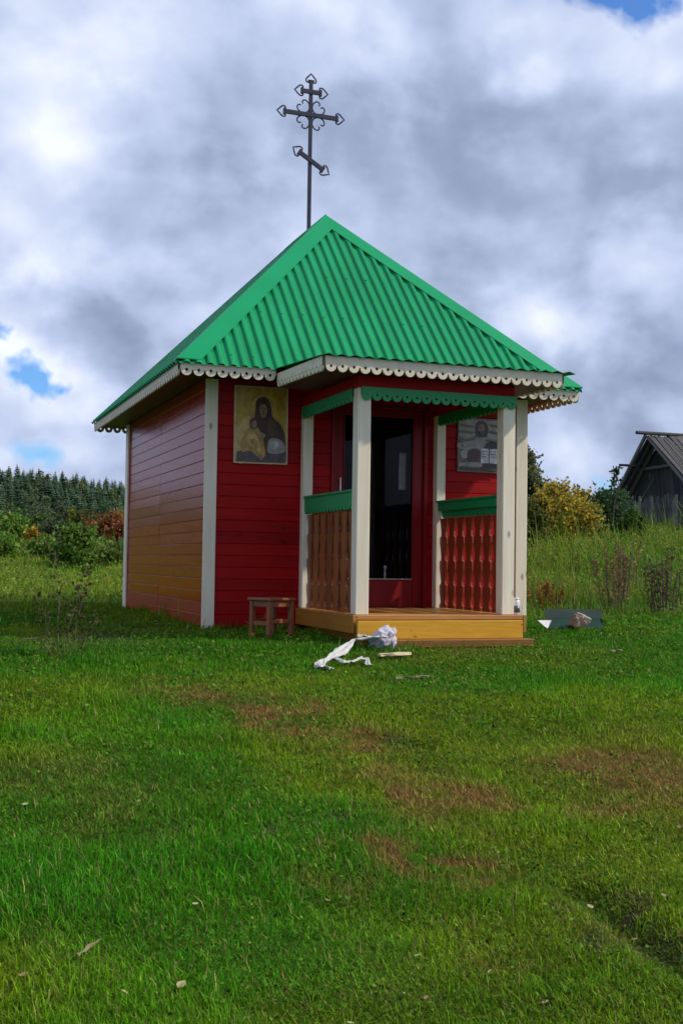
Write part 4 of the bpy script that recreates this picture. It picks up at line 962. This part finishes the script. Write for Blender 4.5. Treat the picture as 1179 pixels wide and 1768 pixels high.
veg('shrub', 1050, 33, 38, 850, DGR, 'dense dark green shrub beside the barn', 'shrub', 'autumn thicket', leaf=.09, nclump=34, nleaf=6500, sprig=.2)
veg('sapling', 1062, 31, 20, 802, DGR, 'thin dark leafy sapling sticking up out of the dark green shrub', 'sapling', None, leaf=.10, nclump=12, nleaf=240, shape='spire', bottom=.45, sprig=.6)
veg('shrub', 1020, 37, 24, 866, OLV, 'low olive shrub just behind the dark green one', 'shrub', 'autumn thicket', leaf=.09, nclump=18, nleaf=2400)

# sapling with bare stems left of the chapel
def sapling():
    b = ground_at(106, 1136); e = empty('sapling', b); tag(e, 'thin sapling with bare pale stems in grass left of the chapel', 'sapling')
    tips = []; k = 0
    for (dx, h, bend) in ((-.02,.86,-.05),(.05,.74,.16),(-.08,.50,-.12),(.10,.60,.10),(.02,.46,.03),(.16,.32,.12)):
        pts = [Vector((dx*.5, rnd.uniform(-.05,.05), -.03))]
        for i in range(1, 7): t = i/6; pts.append(Vector((dx+bend*t*t+.012*math.sin(i*2.1+h*9), rnd.uniform(-.02,.02)+.05*t, h*t)))
        obj('stem', fix_normals(mesh('stem', *tube_geo(pts, [.0048*(1-.75*i/6) for i in range(7)], 6), M_twig, True)), e); tips += [pts[i].lerp(pts[i-1], rnd.random()) for i in (3,4,4,5,5,6,6) for _ in range(5)]
    pts = [Vector((-.05,0,0)), Vector((-.16,.02,.16)), Vector((-.30,.02,.15)), Vector((-.36,.0,.05))]; obj('stem', fix_normals(mesh('stem', *tube_geo(pts, .004, 6), M_twig, True)), e)
    P = np.array([tuple(t) for t in tips]); P = np.concatenate([P, P]) + rng.normal(size=(len(P)*2, 3))*np.array([.04,.04,.035])
    V, t, c = leaves_geo(P, rng.uniform(.022,.045,len(P)), pal(len(P), [(.05,.075,.02),(.08,.085,.025),(.10,.075,.03)])); obj('leaves', tri_mesh_np('leaves', V, t, c, M_leaf), e)
sapling()

# tall dead weeds on the right
def weed(px, d, h, spread, cols, n, label):
    b = at_dist(px, d); e = empty('dry_weed', b); tag(e, label, 'weed', 'dead weeds in the right meadow'); P = []
    geo = []
    for k in range(n):
        a = rnd.uniform(0, 6.28); q = rnd.random()**.6*spread; base = Vector((q*.55*math.cos(a), q*.55*math.sin(a), -.02)); hh = h*rnd.uniform(.6, 1.05); top = base+Vector((.5*q*math.cos(a), .5*q*math.sin(a), hh)); md = base.lerp(top, .5)+Vector((rnd.uniform(-.03,.03), rnd.uniform(-.03,.03), 0))
        geo.append(tube_geo([base, md, top], [.008,.006,.003], 4))
        for i in range(60): t = rnd.random()**.6; p = base.lerp(top, t); P.append((p.x+rnd.gauss(0,.05*(1.25-t)), p.y+rnd.gauss(0,.05*(1.25-t)), p.z+rnd.gauss(0,.03)))
    obj('stems', mesh('stems', *join_geo(geo), M_bark), e)
    P = np.array(P); P = P[P[:,2] > .0]; V, t, c = leaves_geo(P, rng.uniform(.02,.055,len(P)), pal(len(P), cols), droop=.3); obj('dry_leaves', tri_mesh_np('dry_leaves', V, t, c, M_leaf), e)
DRY = [(.22,.135,.060),(.17,.105,.05),(.13,.14,.04),(.26,.17,.08)]; DKD = [(.10,.085,.045),(.13,.10,.06),(.08,.095,.035)]
weed(1062, 17.5, 1.05, .34, DRY, 16, 'tall russet dead weeds in the meadow, nearest the metal sheet'); weed(1148, 16.5, 1.02, .30, DKD, 15, 'tall dark dead weeds near the right edge of the picture')
weed(1085, 19.5, .95, .30, DRY, 10, 'brown dead weeds right behind the russet clump'); weed(945, 17.5, .45, .35, [(.42,.14,.025),(.34,.16,.04),(.18,.16,.04)], 14, 'low orange-leaved plants in the meadow right of the chapel')

# ------------------------------------------------------------------ grass
def blades(name, X, Y, H, Wd, cols, label, lean=.45, nseg=2):
    n = len(X); z = G(X, Y); az = rng.uniform(0, 2*np.pi, n); ln = np.abs(rng.normal(0, lean, n))+.08; fa = az+np.pi/2+rng.normal(0, .5, n)
    dx, dy = np.cos(az), np.sin(az); wx, wy = np.cos(fa)*Wd/2, np.sin(fa)*Wd/2
    def lev(t, wf):
        o_ = H*np.sin(ln)*t**1.8; h = H*t*np.cos(ln*t*.8)
        c = np.stack([X+dx*o_, Y+dy*o_, z-.006+h], 1); w = np.stack([wx*wf, wy*wf, np.zeros(n)], 1); return c, w
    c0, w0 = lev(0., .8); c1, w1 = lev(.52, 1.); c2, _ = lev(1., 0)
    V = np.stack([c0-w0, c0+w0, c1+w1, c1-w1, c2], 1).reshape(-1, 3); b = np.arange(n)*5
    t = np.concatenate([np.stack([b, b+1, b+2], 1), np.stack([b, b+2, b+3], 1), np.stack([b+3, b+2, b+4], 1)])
    cv = np.stack([cols*.62, cols*.62, cols, cols, cols*1.12], 1).reshape(-1, 3)  # blade foot darkened: shading near the ground put into the colour
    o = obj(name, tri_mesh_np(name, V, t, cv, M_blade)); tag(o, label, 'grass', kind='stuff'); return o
def in_building(x, y, m_=.0):
    return ((np.abs(x) < W+m_) & (y > -m_) & (y < D+m_)) | ((x > -.85-m_) & (x < .93+m_) & (y > -1.87-m_) & (y < .1)) | ((x > -.6) & (x < .99) & (y > -2.03) & (y < -1.8))
def frustum(n, d0, d1, pw, half=.305, marg=1.2):
    u = rng.random(n); d = (d0**pw + u*(d1**pw-d0**pw))**(1/pw); l = rng.uniform(-1, 1, n)*(half*d+marg)
    return CAM.x+_fx*d+_fy*l, CAM.y+_fy*d-_fx*l, d
def lerp3(a, b, t): return np.asarray(a)*(1-t[:, None])+np.asarray(b)*t[:, None]
def lawn():
    n = 380000; x, y, d = frustum(n, 2.6, 17, .6)
    dry, soil = patches(x, y)
    keep = (~in_building(x, y)) & (rng.random(n) > soil*.85) & (rng.random(n) > dry*.18); x, y, d, dry, soil = x[keep], y[keep], d[keep], dry[keep], soil[keep]; n = len(x)
    tuft = fbm(x*1.5, y*1.5, 71, 3); tuft2 = fbm(x*4.5, y*4.5, 77, 3); clump = sstep(.55, .75, tuft2)
    for tx, ty, tr in TUFTS: clump = np.maximum(clump, 1.25*np.exp(-((x-tx)**2+(y-ty)**2)/tr**2))
    H = (.020+.022*sstep(.35,.75,tuft)+.022*clump)*rng.lognormal(0, .35, n)*(1-.35*dry)*(1-.4*soil)*(.92+.010*d)
    edge = np.maximum(np.maximum(np.abs(x)-W, -y), y-D); near = np.exp(-np.maximum(edge,0)/.16)*(y > -.4) + .6*np.exp(-np.abs(y+2.0)/.12)*(np.abs(x) < 1)
    H = H*(1+1.7*near); Wd = (.0026+.0022*rng.random(n))*(d/4.2)**.75
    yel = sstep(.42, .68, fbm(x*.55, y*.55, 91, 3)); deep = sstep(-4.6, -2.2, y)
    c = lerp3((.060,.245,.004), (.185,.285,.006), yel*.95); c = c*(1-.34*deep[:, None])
    c = lerp3(c, (.036,.195,.008), clump*.6*(1-yel*.4))
    c = lerp3(c, (.25,.155,.042), np.clip(dry*1.5, 0, 1)*(rng.random(n) < .9)); c = lerp3(c, (.11,.078,.045), soil*.6)
    st = rng.random(n) < .055; c[st] = np.array([.28,.24,.09])*(.7+.5*rng.random((st.sum(), 1)))
    c = c*(.70+.62*fbm(x*2.6, y*2.6, 211, 4))[:, None]*rng.lognormal(0, .30, n)[:, None]
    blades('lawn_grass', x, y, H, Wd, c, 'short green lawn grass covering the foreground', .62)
    # matted low turf between the blades: one sliver each
    n = 470000; x, y, d = frustum(n, 2.6, 12, .55); dry, soil = patches(x, y); keep = (~in_building(x, y)) & (rng.random(n) > soil*.8); x, y, d, dry, soil = x[keep], y[keep], d[keep], dry[keep], soil[keep]; n = len(x)
    z = G(x, y); az = rng.uniform(0, 2*np.pi, n); L_ = rng.uniform(.016, .042, n)*(1+.2*dry); up = rng.uniform(.15, .95, n); wv = (.0022+.0022*rng.random(n))*(d/5)**.6
    b0 = np.stack([x, y, z-.004+rng.uniform(0, .010, n)], 1); tip = b0+np.stack([np.cos(az)*L_*np.sqrt(1-up**2*.8), np.sin(az)*L_*np.sqrt(1-up**2*.8), L_*up], 1); sd = np.stack([-np.sin(az)*wv, np.cos(az)*wv, np.zeros(n)], 1)
    V = np.stack([b0-sd, b0+sd, tip], 1).reshape(-1, 3); t = np.arange(n*3).reshape(-1, 3)
    c = lerp3((.052,.195,.005), (.145,.220,.008), sstep(.42,.68,fbm(x*.55, y*.55, 91, 3))); c = lerp3(c, (.22,.14,.042), np.clip(dry*1.35, 0, 1)); c = lerp3(c, (.10,.07,.04), soil*.7)
    th = rng.random(n) < .10; c[th] = np.array([.21,.165,.05]); c = c*(.6+.75*fbm(x*3.1, y*3.1, 231, 4))[:, None]*rng.lognormal(0, .38, n)[:, None]
    o = obj('turf', tri_mesh_np('turf', V, t, np.repeat(c, 3, 0), M_blade)); tag(o, 'matted low turf and dry thatch under the lawn grass', 'turf', kind='stuff')
    # broad low leaves between the blades (clover, plantain)
    n = 80000; x, y, d = frustum(n, 2.4, 15, .9); dry, soil = patches(x, y); m2 = fbm(x*2.2, y*2.2, 131, 3)
    keep = (~in_building(x, y, .02)) & (rng.random(n) < sstep(.40, .66, m2)*(1-.8*dry)*(1-.6*soil)); x, y, d = x[keep], y[keep], d[keep]; n = len(x)
    C = np.stack([x, y, G(x, y)+rng.uniform(.010,.045,n)], 1); cl = pal(n, [(.080,.225,.012),(.105,.25,.018),(.058,.175,.012),(.17,.255,.026)], .3)
    V, t, c = leaves_geo(C, rng.uniform(.010,.024,n)*(d/5)**.7, cl, flat_=.65); o = obj('clover', tri_mesh_np('clover', V, t, c, M_leaf)); tag(o, 'small broad clover and plantain leaves mixed into the lawn', 'ground cover', kind='stuff')
lawn()
def meadow():
    # left meadow: bright cut grass then a band of tall pale stems; right: tall weeds
    n = 90000; x, y, d = frustum(n, 13, 44, .8, .34, 2.5)
    l = (x-CAM.x)*_fy-(y-CAM.y)*_fx; lft = l < -.10*d
    keep = (~in_building(x, y, .03)) & ((lft & (y > 5.2)) | (~lft & (x > 1.9) & (y > .9))); x, y, d, l, lft = x[keep], y[keep], d[keep], l[keep], lft[keep]; n = len(x)
    tu = fbm(x*.8, y*.8, 151, 3); tl = sstep(26, 31, d)
    hl = (.06+.14*tu) + tl*(.08+.20*tu); rise = sstep(1.0, 3.6, y-.15*x); hr = (.08 + rise*(.14+.34*sstep(.35,.7,tu)))*(1-.35*sstep(28, 40, d))
    H = np.where(lft, hl, hr)*rng.lognormal(0, .42, n); Wd = (.006+.006*rng.random(n))*(d/16)**.8
    yl = sstep(.35,.65,fbm(x*.35, y*.35, 171, 3))
    cl_ = lerp3((.115,.29,.010), (.20,.31,.013), yl); cl_ = lerp3(cl_, (.27,.235,.10), tl*(rng.random(n) < .6)); cr_ = lerp3((.085,.215,.014), (.17,.24,.020), yl)
    c = np.where(lft[:, None], cl_, cr_); s = rng.random(n) < np.where(lft, .06, .09); c[s] = np.array([.28,.22,.09])
    c = c*rng.lognormal(0, .25, n)[:, None]
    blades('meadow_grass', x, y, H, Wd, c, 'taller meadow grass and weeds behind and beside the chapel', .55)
    n = 150000; x, y, d = frustum(n, 13.5, 40, .8, .34, 2); l = (x-CAM.x)*_fy-(y-CAM.y)*_fx; tu = fbm(x*.8, y*.8, 151, 3)
    keep = (((l > .13*d) & (x > 1.9) & (y > 1.4)) | ((l < -.13*d) & (y > 5) & (d < 34))) & (rng.random(n) < sstep(.3,.65,tu)); x, y, d, tu = x[keep], y[keep], d[keep], tu[keep]; n = len(x)
    lf2 = np.where((x-CAM.x)*_fy-(y-CAM.y)*_fx < 0, .30, 1.0); C = np.stack([x, y, G(x, y)+lf2*rng.uniform(.05, .46, n)*sstep(1.0,3.8,y-.15*x)*(1-.4*sstep(28,40,d))+.03], 1)
    V, t, c = leaves_geo(C, rng.uniform(.025,.06,n)*(d/18)**.6, pal(n, [(.090,.20,.022),(.13,.235,.026),(.20,.25,.04),(.065,.165,.022),(.27,.20,.055)]), flat_=.3); o = obj('meadow_weeds', tri_mesh_np('meadow_weeds', V, t, c, M_leaf)); tag(o, 'leafy weeds mixed through the meadow grass beside the chapel', 'weeds', kind='stuff')
meadow()

# fallen leaves on the lawn
def fallen():
    me = []
    for i in range(3):
        pts = [(0,-.5),(.30,-.30),(.40,.02),(.24,.36),(0,.62),(-.24,.36),(-.40,.02),(-.30,-.30)]; V = [(a, b, .12*abs(a)+.08*b*b*(i-1)) for a, b in pts]+[(0,0,-.02)]; F = [(k, (k+1) % 8, 8) for k in range(8)]
        me.append(mesh('fallen_leaf', V, F, [surface('dry_leaf_%d' % i, ((.27,.21,.10),(.20,.12,.055),(.26,.27,.11))[i], ((.35,.28,.15),(.27,.18,.09),(.33,.34,.17))[i], .7, 3, (1,1,1), .2, 9)]))
    spots = [(534,1413,.055),(240,1397,.035),(43,1403,.035),(313,1722,.050),(78,1582,.035),(337,1579,.035),(456,1575,.030),(565,1572,.040),(700,1738,.030),(1018,1582,.045),(1145,1563,.035),(1168,1530,.040),(940,1752,.030),(953,1662,.030),(720,1670,.035),(845,1698,.028),(1172,1442,.030),(824,1520,.030),(215,1735,.028),(40,1705,.04),(605,1790,.03),(1095,1640,.03),(735,1745,.028)]
    for i, (px, py, s) in enumerate(spots):
        p = ground_at(px, py); o = obj('fallen_leaf', me[i % 3], None, (p.x, p.y, p.z+.038), (rnd.uniform(-.5,.3), rnd.uniform(-.4,.4), rnd.uniform(0,6.28))); o.scale = (s*.72, s*.72, s*.72)
        tag(o, 'small pale dry leaf fallen on the lawn', 'leaf', 'fallen leaves on the lawn')
fallen()
